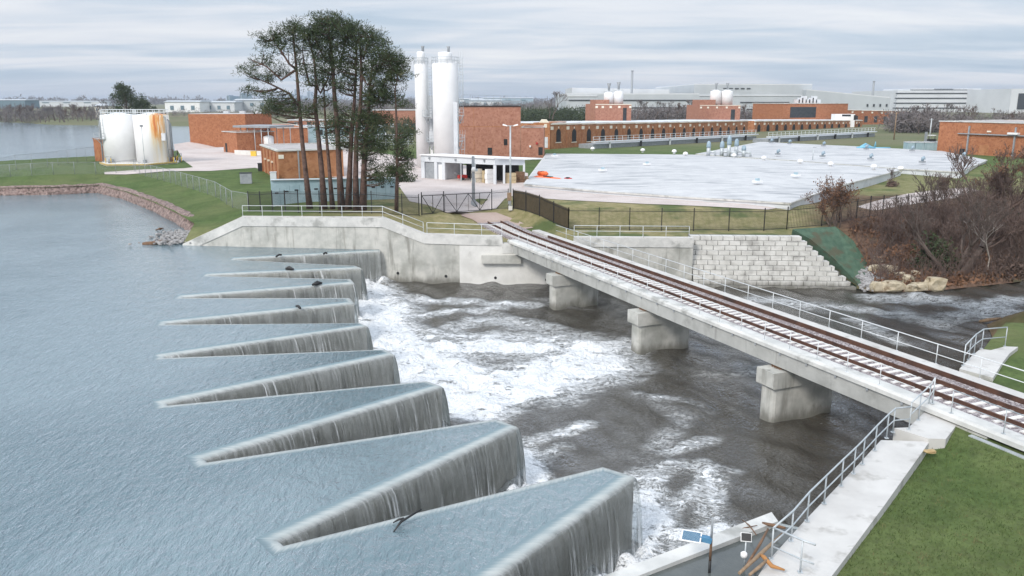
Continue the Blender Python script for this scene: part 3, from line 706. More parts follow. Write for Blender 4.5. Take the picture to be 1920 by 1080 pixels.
# green erosion mat on the slope at its right end
mt = [D(1486, 433, 82.6), D(1530, 430, 83.6), D(1567, 428, 84.4), D(1600, 455, 82.2), D(1640, 520, 79.0), D(1616, 545, 77.6), D(1604, 530, 78.4), D(1560, 485, 80.4), D(1520, 452, 81.6)]
b = MB(); n_ = len(mt); b.v = [p + Vector((0, 0, .18)) for p in mt] + [p + Vector((0, .4, -.9)) for p in mt]
b.face(list(reversed(range(n_))) if (mt[1] - mt[0]).cross(mt[3] - mt[0]).z < 0 else list(range(n_)))
for i in range(n_): b.face((i, (i + 1) % n_, n_ + (i + 1) % n_, n_ + i))
tag(b.build('erosion_mat', HEDGE), 'dark green erosion mat on the slope between the block wall and the brush', 'slope mat')

# low rubble wall along the lake shore
root = thing('rubble_wall', (*ROCK[2], LAKE_Z), 'low reddish rubble wall curving along the lake shore', 'rubble wall')
rk = densify([Vector((*p, 0)) for p in ROCK], 1.2); mb = MB(); rs = random.Random(2)
ctr = [p.to_2d() for p in rk]; cmr = miters(ctr); cmr = [m if (m.y > 0 or m.x > .3) else -m for m in cmr]
prf = [(-.5, -1.0), (-.35, .2), (-.1, .75), (.25, 1.25), (.9, 1.38), (1.5, 1.2), (1.6, .3)]
for i, (p, m) in enumerate(zip(ctr, cmr)):
    k = 1 if i < len(ctr) - 7 else max(.35, (len(ctr) - i) / 7)
    for (o, z) in prf: mb.v.append(Vector((p.x + m.x * (o + rs.uniform(-.14, .14)), p.y + m.y * (o + rs.uniform(-.14, .14)), LAKE_Z + z * k + (rs.uniform(-.13, .13) if z > 0 else 0))))
n_ = len(prf)
for i in range(len(ctr) - 1):
    for j in range(n_ - 1): mb.face((i * n_ + j, i * n_ + j + 1, (i + 1) * n_ + j + 1, (i + 1) * n_ + j))
mb.build('rubble_face', GABION, root)
mb = MB(); rs = random.Random(9)
for k in range(420):
    t = rs.uniform(0, 1); q = P(366, 436, LAKE_Z).lerp(P(335, 458, LAKE_Z), t) + Vector((rs.gauss(-.6, 1.3), rs.gauss(0, 1.0), 0)); s_ = rs.uniform(.12, .36)
    mb.blob((q.x, q.y, LAKE_Z + .12 + .25 * t * rs.random()), (s_ * 1.4, s_ * 1.2, s_), k, 1, .2)
tag(mb.build('riprap', RIPRAP), kind='stuff')
def log(name, label, pts, r, m=WOODB, cat='driftwood', group=None):
    mb = MB(); mb.tube(pts, r, 8); return tag(mb.build(name, m, origin=pts[0]), label, cat, group)
log('drift_log', 'dark waterlogged log floating at the foot of the sloping wall end', [P(268, 458, 3.22), P(290, 456.5, 3.3), P(317, 452, 3.3)], [.2, .26, .2])
log('drift_branch', 'small dark branch in the shallows off the rubble wall', [P(292, 431, 3.2), P(300, 429, 3.5), P(306, 428, 3.3)], [.05, .14, .06])

# ------------------------------------------------------------------ railway bridge and track
T_FAR = 73.2; TP = [34.65, 49.0, 63.0]
root = thing('railway_bridge', B(33.6, 50, 0), 'concrete railway bridge crossing the river on wall piers', 'bridge')
def extr(mb, prof, t0, t1):
    """closed (L, z) profile extruded along the bridge"""
    n = len(prof); i = len(mb.v); mb.v += [B(L, t0, z) for L, z in prof] + [B(L, t1, z) for L, z in prof]
    mb.face([i + k for k in range(n)]); mb.face([i + n + k for k in reversed(range(n))])
    for k in range(n): mb.face((i + k, i + n + k, i + n + (k + 1) % n, i + (k + 1) % n))
    return mb
joints = [tA - .3, *[t + .7 for t in TP], T_FAR + .4]
for a, c in zip(joints, joints[1:]):
    mb = MB(); extr(mb, [(31.04, 3.16), (31.0, 4.06), (36.2, 4.06), (36.15, 3.16)], a + .015, c - .015); mb.build('girder', CONC_G, root)
mb = MB(); extr(mb, [(30.88, 4.07), (30.88, 4.27), (31.0, 4.37), (31.12, 4.37), (31.2, 4.34), (31.8, 4.34), (31.9, 4.30), (31.9, 4.07)], -6, T_FAR + 1.5); mb.build('curb', COPE, root)
mb = MB(); extr(mb, [(35.6, 4.07), (35.6, 4.38), (36.42, 4.38), (36.42, 4.15)], -6, T_FAR + 6); mb.build('walkway_slab', PAVE, root)
mb = MB(); extr(mb, [(35.53, 4.08), (35.53, 4.42), (35.59, 4.42), (35.59, 4.08)], 4, T_FAR + 2); mb.build('ballast_guard', RUST, root)
mb = MB(); extr(mb, [(30.95, -1), (30.95, 4.0), (36.3, 4.0), (36.3, -1)], tA - 3.5, tA - .35); mb.build('abutment', CONC, root)
mb = MB(); extr(mb, [(30.62, 3.60), (30.62, 3.92), (30.84, 3.92), (30.84, 3.60)], tA - 6.2, tA - 2.9); mb.build('edge_beam', GALV, root)
mb = MB(); extr(mb, [(36.5, 3.95), (36.5, 4.22), (36.9, 4.22), (36.9, 3.95)], -6, tA - 1); mb.build('cable_trough', GALV, root)
for t in TP:
    st_ = MB(); nose = []
    for k in range(9):
        a = math.pi / 2 + math.pi * k / 8; nose.append((30.95 + .48 * abs(math.cos(a)) ** .6 * (-1 if math.cos(a) < 0 else 1), t + .68 + .62 * abs(math.sin(a)) ** .6 * (1 if math.sin(a) > 0 else -1)))
    poly = nose + [(34.75, t + .06), (34.95, t + .3), (34.95, t + 1.06), (34.75, t + 1.30)]
    xy = [B(L, q, 0).to_2d() for L, q in poly]
    if sum(xy[i].x * xy[(i + 1) % len(xy)].y - xy[(i + 1) % len(xy)].x * xy[i].y for i in range(len(xy))) < 0: xy.reverse()
    st_.prism(xy, -1.2, 2.05); pier = st_.build('pier', CONC, root)
    cp = MB(); extr(cp, [(30.36, 2.05), (30.3, 2.12), (30.3, 3.0), (36.1, 3.0), (36.1, 2.05)], t - .05, t + 1.4); cp.build('pier_cap', CONC, pier)
    for q in (31.3, 33.6, 35.6):
        be = MB(); 
        for k in range(4): be.bar(B(q, t + .38 + k * .19, 2.98), B(q, t + .44 + k * .19, 3.2), .5, .07)
        be.build('bearing', WOODB, pier)
ptop = [1186, 1219, 1250, 1284, 1319, 1357, 1398, 1436]; tt = [bridge_t(p, 31.1, 5.44) for p in ptop]
sp_ = (tt[0] - tt[-1]) / (len(tt) - 1)
tpost = [tt[-1] + sp_ * k for k in range(-18, 40)]; tpost = [t for t in tpost if tA - 16 < t < T_FAR]
for t in tpost:
    if t > tA: MB().box(B(30.95, t + .6, 4.0), (.10, .10, .16), -BA).build('bracket', PIPEG, root)
tpn = [t for t in tpost if t > tA + .4]
railing('bridge_railing', 'thin white railing on the near side of the railway bridge', [B(31.08, tA + .4, 4.36), B(31.08, T_FAR + 1, 4.36)], 1.08, (1, .5), r=.02, m=GALVW, posts_at=[B(31.08, t, 4.36) for t in tpn])
railing('bridge_railing', 'near side railing continuing past the landing beside the track', [B(31.08, tA - 1.6, 4.36), B(31.08, tA - 22, 4.36)], 1.08, (1, .5), r=.022, m=GALV, posts_at=[B(31.08, tA - 1.6 - k * 2.5, 4.36) for k in range(9)])
railing('bridge_railing', 'white railing along the walkway on the far side of the bridge', [B(36.46, 4, 4.32), B(36.46, T_FAR + 2, 4.32)], 1.1, (1, .5), r=.024, m=GALVW, posts_at=[B(36.46, 4 + k * 2.55, 4.32) for k in range(28)])
# track
root = thing('railway_track', B(33.6, 45, 4.1), 'single railway track of rusty rails on white concrete ties in stone ballast', 'railway track')
tg = lambda t: 4.07 + .35 * sm(76, 88, t)
mb = MB(); n_ = 60
for (La, Lb) in ((31.9, 32.55), (32.55, 34.9), (34.9, 35.53)):
    for k in range(n_):
        t0, t1 = -6 + k * 92 / n_, -6 + (k + 1) * 92 / n_
        za = .10 if La < 32 else .06; zb_ = .06 if La < 34 else .10
        if La > 32.5 and Lb < 35: za = zb_ = .065
        mb.quad(B(La, t1, tg(t1) + za), B(La, t0, tg(t0) + za), B(Lb, t0, tg(t0) + zb_), B(Lb, t1, tg(t1) + zb_))
for k in range(n_):
    t0, t1 = -6 + k * 92 / n_, -6 + (k + 1) * 92 / n_
    mb.quad(B(31.9, t0, tg(t0) + .1), B(31.9, t1, tg(t1) + .1), B(31.85, t1, 3.9), B(31.85, t0, 3.9)); mb.quad(B(35.53, t1, tg(t1) + .1), B(35.53, t0, tg(t0) + .1), B(35.55, t0, 3.9), B(35.55, t1, 3.9))
mb.build('ballast', BALLAST, root)
def tie_mesh(mb, t):
    z = tg(t); 
    return mb.hexa([B(32.45, t - .13, z), B(35.0, t - .13, z), B(35.0, t + .13, z), B(32.45, t + .13, z), B(32.47, t - .10, z + .105), B(34.98, t - .10, z + .105), B(34.98, t + .10, z + .105), B(32.47, t + .10, z + .105)])
t = 10.0; k = 0; rest = MB()
while t < 84.5:
    if k < 95: tie_mesh(MB(), t).build('tie', TIE, root) if False else None
    if k < 95: m_ = MB(); tie_mesh(m_, t); m_.build('tie', TIE, root)
    else: tie_mesh(rest, t)
    t += .62; k += 1
tag(rest.build('tie', TIE, root), kind='stuff')
for L in (32.92, 34.46):
    mb = MB(); prv = [(-.075, 0), (-.075, .02), (-.02, .04), (-.02, .13), (-.04, .14), (-.04, .185), (.04, .185), (.04, .14), (.02, .13), (.02, .04), (.075, .02), (.075, 0)]
    stp = [-6, 20, 40, 60, 74, 78, 82, 85.3]; i0 = len(mb.v)
    for t in stp: mb.v += [B(L + a, t, tg(t) + .10 + z) for a, z in prv]
    n_ = len(prv)
    for i in range(len(stp) - 1):
        for j in range(n_): mb.face((i * n_ + j, (i + 1) * n_ + j, (i + 1) * n_ + (j + 1) % n_, i * n_ + (j + 1) % n_))
    mb.build('rail', RUST, root)

# railings of the landings and the ramp
zr = lambda p, z: Vector((p.x, p.y, z))
rp = [P(1446, 1049, 3.6), P(1483, 1015, 3.64), P(1513, 978, 3.68), P(1545, 945, 3.71), P(1577, 912, 3.74), P(1600, 889, 3.76), P(1617, 871, 3.78), P(1640, 845, 3.8), P(1662, 822, 3.83), P(1674, 811, 3.86)]
railing('ramp_railing', 'galvanised railing along the river side of the long concrete ramp', rp + [P(1704, 808, 3.95)], 1.1, (1, .5), r=.03, posts_at=rp)
railing('ramp_railing', 'short galvanised end railing across the lower end of the ramp', [P(1446, 1049, 3.6), P(1500, 1074, 3.6), P(1524, 1049 + 34, 3.6)], 1.1, (1, .42), r=.03, posts_at=[P(1500, 1074, 3.6)])
railing('landing_railing', 'galvanised railing stepping up over the landing to the bridge corner', [P(1704, 806, 3.99), P(1722, 788, 3.99), P(1740, 770, 4.0), P(1748, 757, 4.36)], 1.25, (1, .55), r=.03, spacing=.9)
railing('landing_railing', 'railing on the river edge of the small landing beyond the track', [P(1806, 686, 4.12), P(1826, 664, 4.12), P(1840, 654, 4.12), P(1884, 650, 4.12)], 1.15, (1, .5), r=.03, spacing=1.0)

# ------------------------------------------------------------------ fences
def iron_fence(name, label, pts, h=2.3, sp=2.45, zf=zA, screen=None, gap=.125, lean=None):
    pts = [Vector((p[0], p[1], 0)) for p in pts]; root = thing(name, (pts[0].x, pts[0].y, zf(pts[0].x, pts[0].y)), label, 'fence')
    dv = densify(pts, sp); ps = [Vector((p.x, p.y, zf(p.x, p.y))) for p in dv]; up = Vector((0, 0, 1))
    for p in ps[:100]: MB().box(p + up * (h / 2 + .05), (.09, .09, h + .1)).build('post', BLACKM, root)
    mb = MB()
    for a, c in zip(ps, ps[1:]):
        for fr in (.14, h - .28): mb.bar(a + up * fr, c + up * fr, .04, .05)
        k = int((c - a).length / gap)
        for i in range(1, k): q = a.lerp(c, i / k); mb.bar(q + up * .1, q + up * h, .022, .022)
    mb.build('picket_panel', BLACKM, root)
    if screen:
        mb = MB()
        for a, c in zip(ps, ps[1:]): mb.bar(a + up * (h * .5 + .02) + Vector((.03, .06, 0)), c + up * (h * .5 + .02) + Vector((.03, .06, 0)), .015, h - .25)
        mb.build('fabric_screen', screen, root)
    return root
xy = lambda px, py: G(px, py).to_2d()
iron_fence('iron_fence', 'black iron picket fence in front of the pines and pale blue lockers', [xy(467, 397), xy(560, 399), xy(640, 401), xy(754, 405), xy(786, 405)])
iron_fence('iron_fence', 'short black iron fence between the gate and the lamp post', [xy(922, 394), xy(953, 391)])
iron_fence('screened_fence', 'black fence backed with brown mesh screen running down beside the track', [xy(962, 390), xy(1066, 431)], screen=OLIVE)
iron_fence('iron_fence', 'long black iron picket fence above the stepped block wall', [xy(1066, 431), xy(1180, 432), xy(1300, 433), xy(1432, 433), xy(1475, 430)])
iron_fence('iron_fence', 'black iron fence turning uphill behind the dry-leaved tree and brush', [xy(1475, 430), xy(1540, 424), xy(1605, 412), xy(1700, 402), xy(1800, 396), xy(1860, 392)], gap=.18)
# gate of two braced leaves
root = thing('iron_gate', G(791, 403), 'wide black iron gate with diagonal braces across the gravel path', 'gate')
ga, gc = G(791, 403), G(922, 394); up = Vector((0, 0, 1))
gpos = [ga.lerp(gc, t) for t in (0, .3, 1)]
for q in gpos: MB().box(q + up * 1.25, (.11, .11, 2.5)).build('gate_post', BLACKM, root)
for a, c in zip(gpos, gpos[1:]):
    a, c = a.lerp(c, .02) + up * .1, a.lerp(c, .98) + up * .1; mb = MB(); k = max(1, round((c - a).length / 2.0)); 
    for fr in (0.0, 2.0): mb.bar(a + up * fr, c + up * fr, .05, .07)
    for i in range(k):
        s_, e_ = a.lerp(c, i / k), a.lerp(c, (i + 1) / k); mb.bar(s_, s_ + up * 2, .05, .05)
        mb.bar(s_ + up * (2 if i % 2 == 0 else 0), e_ + up * (0 if i % 2 == 0 else 2), .05, .05)
    n_ = int((c - a).length / .13)
    for i in range(n_): q = a.lerp(c, i / n_); mb.bar(q, q + up * 2.15, .02, .02)
    mb.build('gate_leaf', BLACKM, root)
def wire_mat():
    m, n = newmat('chain_link_wire'); v = n.pos(); s = n.n('SeparateXYZ', {0: v})
    h = n.math('ADD', s.outputs[0], n.math('MULTIPLY', s.outputs[1], .7)); k = 9.0
    l1 = n.math('LESS_THAN', n.math('FRACT', n.math('MULTIPLY', n.math('ADD', h, s.outputs[2]), k)), .07)
    l2 = n.math('LESS_THAN', n.math('FRACT', n.math('MULTIPLY', n.math('SUBTRACT', h, s.outputs[2]), k)), .07)
    b = n.n('BsdfPrincipled', {'Base Color': (.35, .37, .38, 1), 'Roughness': .5})
    finish(n, n.n('MixShader', {0: n.math('MAXIMUM', l1, l2), 1: n.n('BsdfTransparent'), 2: b})); return m
WIRE = wire_mat()
def chain_fence(label, pts, h=1.9, sp=3.0, m=PIPEG):
    pts = [Vector((p[0], p[1], 0)) for p in pts]; root = thing('chain_link_fence', (pts[0].x, pts[0].y, zA(pts[0].x, pts[0].y)), label, 'fence')
    ps = [Vector((p.x, p.y, zA(p.x, p.y))) for p in densify(pts, sp)]; up = Vector((0, 0, 1)); mb = MB()
    for p in ps[:100]: MB().tube([p, p + up * h], .04, 6).build('post', m, root)
    MB().tube([p + up * (h - .04) for p in ps], .028, 5).build('top_rail', m, root)
    for a, c in zip(ps, ps[1:]): mb.quad(a + up * .05, c + up * .05, c + up * (h - .03), a + up * (h - .03))
    mb.build('wire_mesh', WIRE, root); return root
chain_fence('tall chain link fence along the back shore of the left bank', [xy(-60, 342), xy(0, 327), xy(90, 313), xy(178, 299)], h=2.6, sp=3.5)
chain_fence('chain link fence crossing the grass below the white tanks', [xy(-60, 336), xy(60, 330), xy(180, 327), xy(255, 322)], h=2.1)
chain_fence('chain link fence running down the grass slope to the iron fence', [xy(252, 322), xy(320, 343), xy(375, 360), xy(405, 370), xy(436, 390), xy(466, 396)], h=2.1)
# ------------------------------------------------------------------ the plant: buildings, tanks, silos
UP = Vector((0, 0, 1))
def V3(p, z): return Vector((p[0], p[1], z))
def back_of(a, c): 
    d = (Vector(c).to_2d() - Vector(a).to_2d()).normalized(); n = Vector((-d.y, d.x)); return n if n.y > 0 else -n
def block(mb, a, c, depth, z0, z1, z1c=None, inset=0.0):
    """box with the front a-c (xy), going back by depth"""
    a, c = Vector(a).to_2d(), Vector(c).to_2d(); n = back_of(a, c); d = (c - a).normalized() * inset; a = a + d + n * inset; c = c - d + n * inset; dp = depth - 2 * inset
    zc = z1 if z1c is None else z1c
    return mb.hexa([V3(a, z0), V3(c, z0), V3(c + n * dp, z0), V3(a + n * dp, z0), V3(a, z1), V3(c, zc), V3(c + n * dp, zc), V3(a + n * dp, z1)])
def on_wall(mb, a, c, u, v, w_, h, out=.05, deep=.06):
    """a box on the front a-c: u metres along (its middle), v its bottom, proud by out"""
    a, c = Vector(a), Vector(c); d = (c - a).to_2d().normalized(); n = -back_of(a, c); p = a.to_2d() + d * u
    l, r = p - d * w_ / 2, p + d * w_ / 2
    return mb.hexa([V3(l + n * out, v), V3(r + n * out, v), V3(r - n * deep, v), V3(l - n * deep, v), V3(l + n * out, v + h), V3(r + n * out, v + h), V3(r - n * deep, v + h), V3(l - n * deep, v + h)])
def zt(px, py, Y): return D(px, py, Y).z
def wpart(name, m, root, a, c, u, v, w_, h, out=.05): mb = MB(); on_wall(mb, a, c, u, v, w_, h, out); return mb.build(name, m, root)
def parapet(root, a, c, depth, z, m=COPE, th=.35, h=.16):
    a, c = Vector(a).to_2d(), Vector(c).to_2d(); n = back_of(a, c); q = [a, c, c + n * depth, a + n * depth]; mb = MB(); e = [V3(p, z + h / 2) for p in q]
    d = (c - a).normalized() * (th / 2)
    mb.bar(e[0] - V3(d, 0), e[1] + V3(d, 0), th, h); mb.bar(e[3] - V3(d, 0), e[2] + V3(d, 0), th, h); mb.bar(e[0] + V3(n * th / 2, 0), e[3] - V3(n * th / 2, 0), th, h); mb.bar(e[1] + V3(n * th / 2, 0), e[2] - V3(n * th / 2, 0), th, h)
    return mb.build('parapet_cap', m, root)

# long brick workshop at the far left
A, C, E_ = G(357, 267), G(412, 272), G(512, 266)
root = thing('brick_workshop', A, 'long brown brick workshop with pilasters and a grey roller door at the far left', 'workshop')
zt1 = zt(410, 212.5, C.y); mb = MB(); q4 = A + (E_ - C); mb.prism([A.to_2d(), C.to_2d(), E_.to_2d(), q4.to_2d()], 4.5, zt1); mb.build('wall', BRICK, root)
mb = MB(); mb.prism([(p.to_2d() * .97 + (A + E_).to_2d() / 2 * .03) for p in (A, C, E_, q4)], zt1, zt1 + .12); mb.build('roof', WHITEROOF, root)
Ls = (C - A).length
for k in range(6): wpart('pilaster_recess', DARK if k % 2 else BRICK_B, root, A, C, Ls * (.1 + .155 * k), 6.3, .45, zt1 - 7.2, .04)
for k in range(4): wpart('door', CYAND, root, A, C, Ls * (.12 + .22 * k), 6.05, 1.1, 2.3, .07)
wpart('roller_door', PIPEG, root, C, E_, 3.6, 6.02, 5.2, zt(430, 236, C.y) - 6.0, .06)
for k in range(3): MB().box(D(425 + 30 * k, 210.5, C.y + 6), (1.6, 1.6, .8)).build('roof_vent', OFFW, root)

# chemical canopy with horizontal white tanks
a, c = G(420, 285), G(446, 288)
root = thing('pump_house', a, 'small red brick pump house left of the grey canopy', 'pump house')
mb = MB(); block(mb, a, c, 9, 5.5, zt(421, 247, a.y)); mb.build('wall', BRICK, root); parapet(root, a, c, 9, zt(421, 247, a.y), COPE)
wpart('door', DARK, root, a, c, 1.6, 6.02, 1.0, 2.1)
a, c = G(496, 268), G(523, 270)
root = thing('brick_annex', a, 'narrow brick annex right of the grey canopy', 'annex')
mb = MB(); block(mb, a, c, 8, 5.5, zt(510, 233, a.y)); mb.build('wall', BRICK, root); parapet(root, a, c, 8, zt(510, 233, a.y), COPE)
a, c = G(452, 286), G(503, 288); zc = zt(470, 239, a.y)
root = thing('steel_canopy', a, 'flat grey steel canopy on thin posts above white tanks', 'canopy')
mb = MB(); block(mb, a - Vector((1.5, 0, 0)), c + Vector((.6, 0, 0)), 9, zc, zc + .45); mb.build('roof', PIPEG, root)
n_ = V3(back_of(a, c), 0)
for k in range(5):
    for dd in (.4, 7.5): q = a.lerp(c, k / 4) + n_ * dd; MB().tube([V3(q, 5.8), V3(q, zc)], .09, 6).build('post', GALV, root)
for k in range(2):
    q = a.lerp(c, .32 + .32 * k) + n_ * 3.5; mb = MB(); mb.tube([V3(q, 6.3), V3(q, 9.6), V3(q, 9.9)], [1.15, 1.15, .5], 16); o = mb.build('tank_shell', WHITE)
    r2 = thing('chemical_tank', V3(q, 6), ['white upright chemical tank under the left of the steel canopy', 'white upright chemical tank under the right of the steel canopy'][k], 'tank', 'white tanks under the canopy'); o.parent = r2; o.data.transform(Matrix.Translation(-V3(q, 6)))
    MB().cyl(V3(q, 5.95), 1.3, .35, 16).build('plinth', CONC_L, r2)
    MB().tube([V3(q, 6.4) + Vector((-1.25, -.2, 0)), V3(q, 9.9) + Vector((-1.25, -.2, 0))], .06, 5).build('pipe', REDP, r2)
a2, c2 = G(440, 290), G(492, 292)
mb = MB(); block(mb, a2, c2, .35, 5.8, 7.0); tag(mb.build('containment_wall', CONC_L, origin=a2), 'low tan concrete containment wall in front of the steel canopy', 'low wall')
MB_ = MB(); MB_.box(G(476, 293) + UP * .5, (1.1, .8, 1.0)); MB_.box(G(476, 293) + UP * 1.06, (1.2, .9, .1)); tag(MB_.build('yellow_bin', YELLOW, origin=G(476, 293)), 'small yellow box beside the tan containment wall', 'box')

# brick building behind the pines
A, Bc, E_ = G(492, 320), G(524, 337), G(645, 331)
root = thing('brick_blockhouse', Bc, 'low brown brick building with flat grey roof directly behind the pine trunks', 'building')
z1 = zt(524, 284, Bc.y); q4 = A + (E_ - Bc); poly = [A, Bc, E_, q4]
mb = MB(); mb.prism([p.to_2d() for p in poly], 5.5, z1); mb.build('wall', BRICK_B, root)
cen = sum((p.to_2d() for p in poly), Vector((0, 0))) / 4
mb = MB(); mb.prism([(p.to_2d().lerp(cen, .03)) for p in poly], z1, z1 + .06); mb.build('roof', GREYROOF, root)
mb = MB()
for p, q in zip(poly, poly[1:] + poly[:1]): mb.bar(V3(p, z1 + .12), V3(q, z1 + .12), .4, .24)
mb.build('parapet_cap', COPE, root)
Ls = (Bc - A).length
for k in range(5): wpart('pilaster', BRICK, root, A, Bc, Ls * (.08 + .2 * k), 6, .5, z1 - 6.3, .18)
for k in range(3): wpart('wall_lamp', CREAM, root, A, Bc, Ls * (.3 + .2 * k), 8.2, .3, .3, .3)
wpart('sign', CREAM, root, Bc, E_, .45, zt(530, 298, Bc.y), .8, .6, .06); wpart('downpipe', PIPEG, root, Bc, E_, 3.1, 6, .18, z1 - 6, .15); wpart('window', DARK, root, Bc, E_, 6.6, 7.6, .7, 1.2, .05)
def small_box(name, label, px, py, sz, m, cat, rz=0.0, lid=None, legs=False):
    q = G(px, py); root = thing(name, q, label, cat); mb = MB(); mb.box(q + UP * (sz[2] / 2 + (.15 if legs else 0)), sz, rz); mb.build('cabinet', m, root)
    mb = MB(); mb.box(q + UP * (sz[2] + .04 + (.15 if legs else 0)), (sz[0] + .12, sz[1] + .12, .08), rz); mb.build('lid', lid or m, root); return root
small_box('utility_cabinet', 'dark grey utility cabinet standing alone on the left grass slope', 462, 344, (1.6, .9, 1.5), PIPEG, 'cabinet', .2, DARK)
small_box('utility_cabinet', 'pale cabinet at the corner of the brown brick building', 513, 338, (.9, .7, 1.2), OFFW, 'cabinet', .2)
small_box('bin', 'black bin beside the brown brick building', 489, 321, (.7, .7, 1.3), BLACKM, 'bin')

# row of pale blue steel lockers behind the black fence
a, c = G(511, 388), G(744, 373); z1a, z1c = zt(508, 338, a.y), zt(745, 334, c.y)
root = thing('steel_lockers', a, 'long row of pale blue steel lockers with dark vents behind the pines', 'lockers')
mb = MB(); block(mb, a, c, 1.5, 5.6, z1a, z1c); mb.build('locker_body', CYAN, root); Lw = (c - a).length
mb = MB(); mb.bar(V3(a, z1a + .04) , V3(c, z1c + .04), .5, .08); mb.build('top_trim', OFFW, root)
for k in range(13):
    zb_ = zA(*(a.lerp(c, (k + .5) / 13)).to_2d()); u = Lw * (k + .5) / 13
    wpart('vent', DARK, root, a, c, u, zb_ + 1.42, .42, .16, .04); wpart('door_seam', CYAND, root, a, c, Lw * (k + 1) / 13 - .2, zb_ + .2, .03, 1.9, .02)

# silos
zs0 = 5.9
def silo(label, pxc, pxw, ytop, ycap, base_px, r_cap):
    q = G(*base_px); Y = q.y; r = pxw / 2 * (Y / (CP)) / F; zt_ = zt(pxc, ytop, Y); zcap = zt(pxc, ycap, Y)
    root = thing('silo', q, label, 'silo'); mb = MB(); mb.lathe((q.x, q.y, 0), [(r, zs0), (r, zt_), (r * .97, zt_ + .12)], 32); mb.build('shell', WHITE, root)
    mb = MB(); mb.lathe((q.x, q.y, 0), [(r_cap, zt_), (r_cap, zcap - .2), (r_cap * .9, zcap), (r_cap * .2, zcap + .08)], 20); mb.build('filter_housing', WHITE, root)
    MB().tube([(q.x + r_cap * .5, q.y, zcap), (q.x + r_cap * .5, q.y, zcap + .6), (q.x + r_cap * .5, q.y, zcap + .95)], [.22, .22, .32], 8).build('vent_cap', PIPEG, root)
    mb = MB()
    for k in range(14):
        t = 2 * math.pi * k / 14; p = Vector((q.x + r * 1.05 * math.cos(t), q.y + r * 1.05 * math.sin(t), zt_)); mb.tube([p, p + UP * 1.15], .035, 5)
    for hz in (.6, 1.12): mb.tube([(q.x + r * 1.05 * math.cos(t), q.y + r * 1.05 * math.sin(t), zt_ + hz) for t in np.linspace(0, 2 * math.pi, 25)], .035, 5, cap=False)
    mb.build('top_railing', GALV, root); return q, r, zt_, root
def ladder(root, x, y, z0, z1, wd=.5):
    mb = MB()
    for s in (-1, 1): mb.tube([(x + s * wd / 2, y, z0), (x + s * wd / 2, y, z1)], .04, 5)
    for k in range(int((z1 - z0) / .5)): mb.tube([(x - wd / 2, y, z0 + k * .5), (x + wd / 2, y, z0 + k * .5)], .025, 4)
    mb.build('ladder', GALV, root)
    mb = MB()
    for k in range(int((z1 - z0 - 2.5) / 1.4)): mb.tube([(x + .42 * math.cos(t), y - .38 - .38 * math.sin(t), z0 + 2.5 + k * 1.4) for t in np.linspace(-.4, math.pi + .4, 9)], .025, 4, cap=False)
    for t in (0.3, 1.57, 2.8): mb.tube([(x + .42 * math.cos(t), y - .38 - .38 * math.sin(t), z0 + 2.5), (x + .42 * math.cos(t), y - .38 - .38 * math.sin(t), z1 + .8)], .02, 4)
    mb.build('ladder_cage', GALV, root)
def platform(root, x, y, z, w_=1.6, d=1.0):
    mb = MB(); mb.box((x, y, z), (w_, d, .1))
    for sx_ in (-1, 0, 1): mb.tube([(x + sx_ * w_ / 2, y - d / 2, z), (x + sx_ * w_ / 2, y - d / 2, z + 1.1)], .035, 5)
    for h in (.55, 1.1): mb.tube([(x - w_ / 2, y - d / 2, z + h), (x + w_ / 2, y - d / 2, z + h)], .03, 5)
    mb.bar((x, y + d / 2, z - 1.4), (x - w_ * .3, y - d / 2, z), .1, .1); mb.bar((x, y + d / 2, z - 1.4), (x + w_ * .4, y - d / 2, z), .1, .1)
    mb.build('platform', GALV, root)
q, r, z_, s1 = silo('white silo with a narrow cap, left and farther of the two tall silos', 792, 24, 121, 97, (794, 314), .72)
ladder(s1, q.x + r + .35, q.y - .6, 12.5, z_ + .6); platform(s1, q.x + r + .4, q.y - .9, 10.6); platform(s1, q.x + r * .9, q.y - 1.5, 15.0); 
MB().box((q.x + r + .45, q.y - .2, 14.4), (.9, .7, 8.5)).build('ladder_tower', OFFW, s1)
MB().box((q.x + r + .4, q.y - .1, 8), (.5, .5, 4.4)).build('pipe_chase', WHITE, s1)
q, r, z_, s2 = silo('white silo, wider and nearer of the two tall silos by the garage', 836, 46, 120, 98, (838, 317), 1.2)
ladder(s2, q.x + r + .5, q.y - .5, 14, z_ + 1.2); platform(s2, q.x + r + .2, q.y - 1.0, 15.2, 1.5); platform(s2, q.x + r + .1, q.y - 1.0, 10.9, 1.3); ladder(s2, q.x + r + .7, q.y - .6, 7, 12)
MB().box((q.x + r * .78, q.y - r * .75, 13), (.7, .3, 9)).build('ladder_tower', OFFW, s2)
mb = MB(); mb.bar(D(866, 189, 144), D(976, 190, 168), .8, .25); 
for k in range(9):
    p = D(866, 189, 144).lerp(D(976, 190, 168), k / 8); mb.tube([p, p + UP * 1.0], .04, 4)
mb.bar(D(866, 189, 144) + UP, D(976, 190, 168) + UP, .05, .05)
tag(mb.build('catwalk', GALV, origin=D(866, 189, 144)), 'thin steel catwalk from the wider silo across the brick hall roof', 'catwalk')

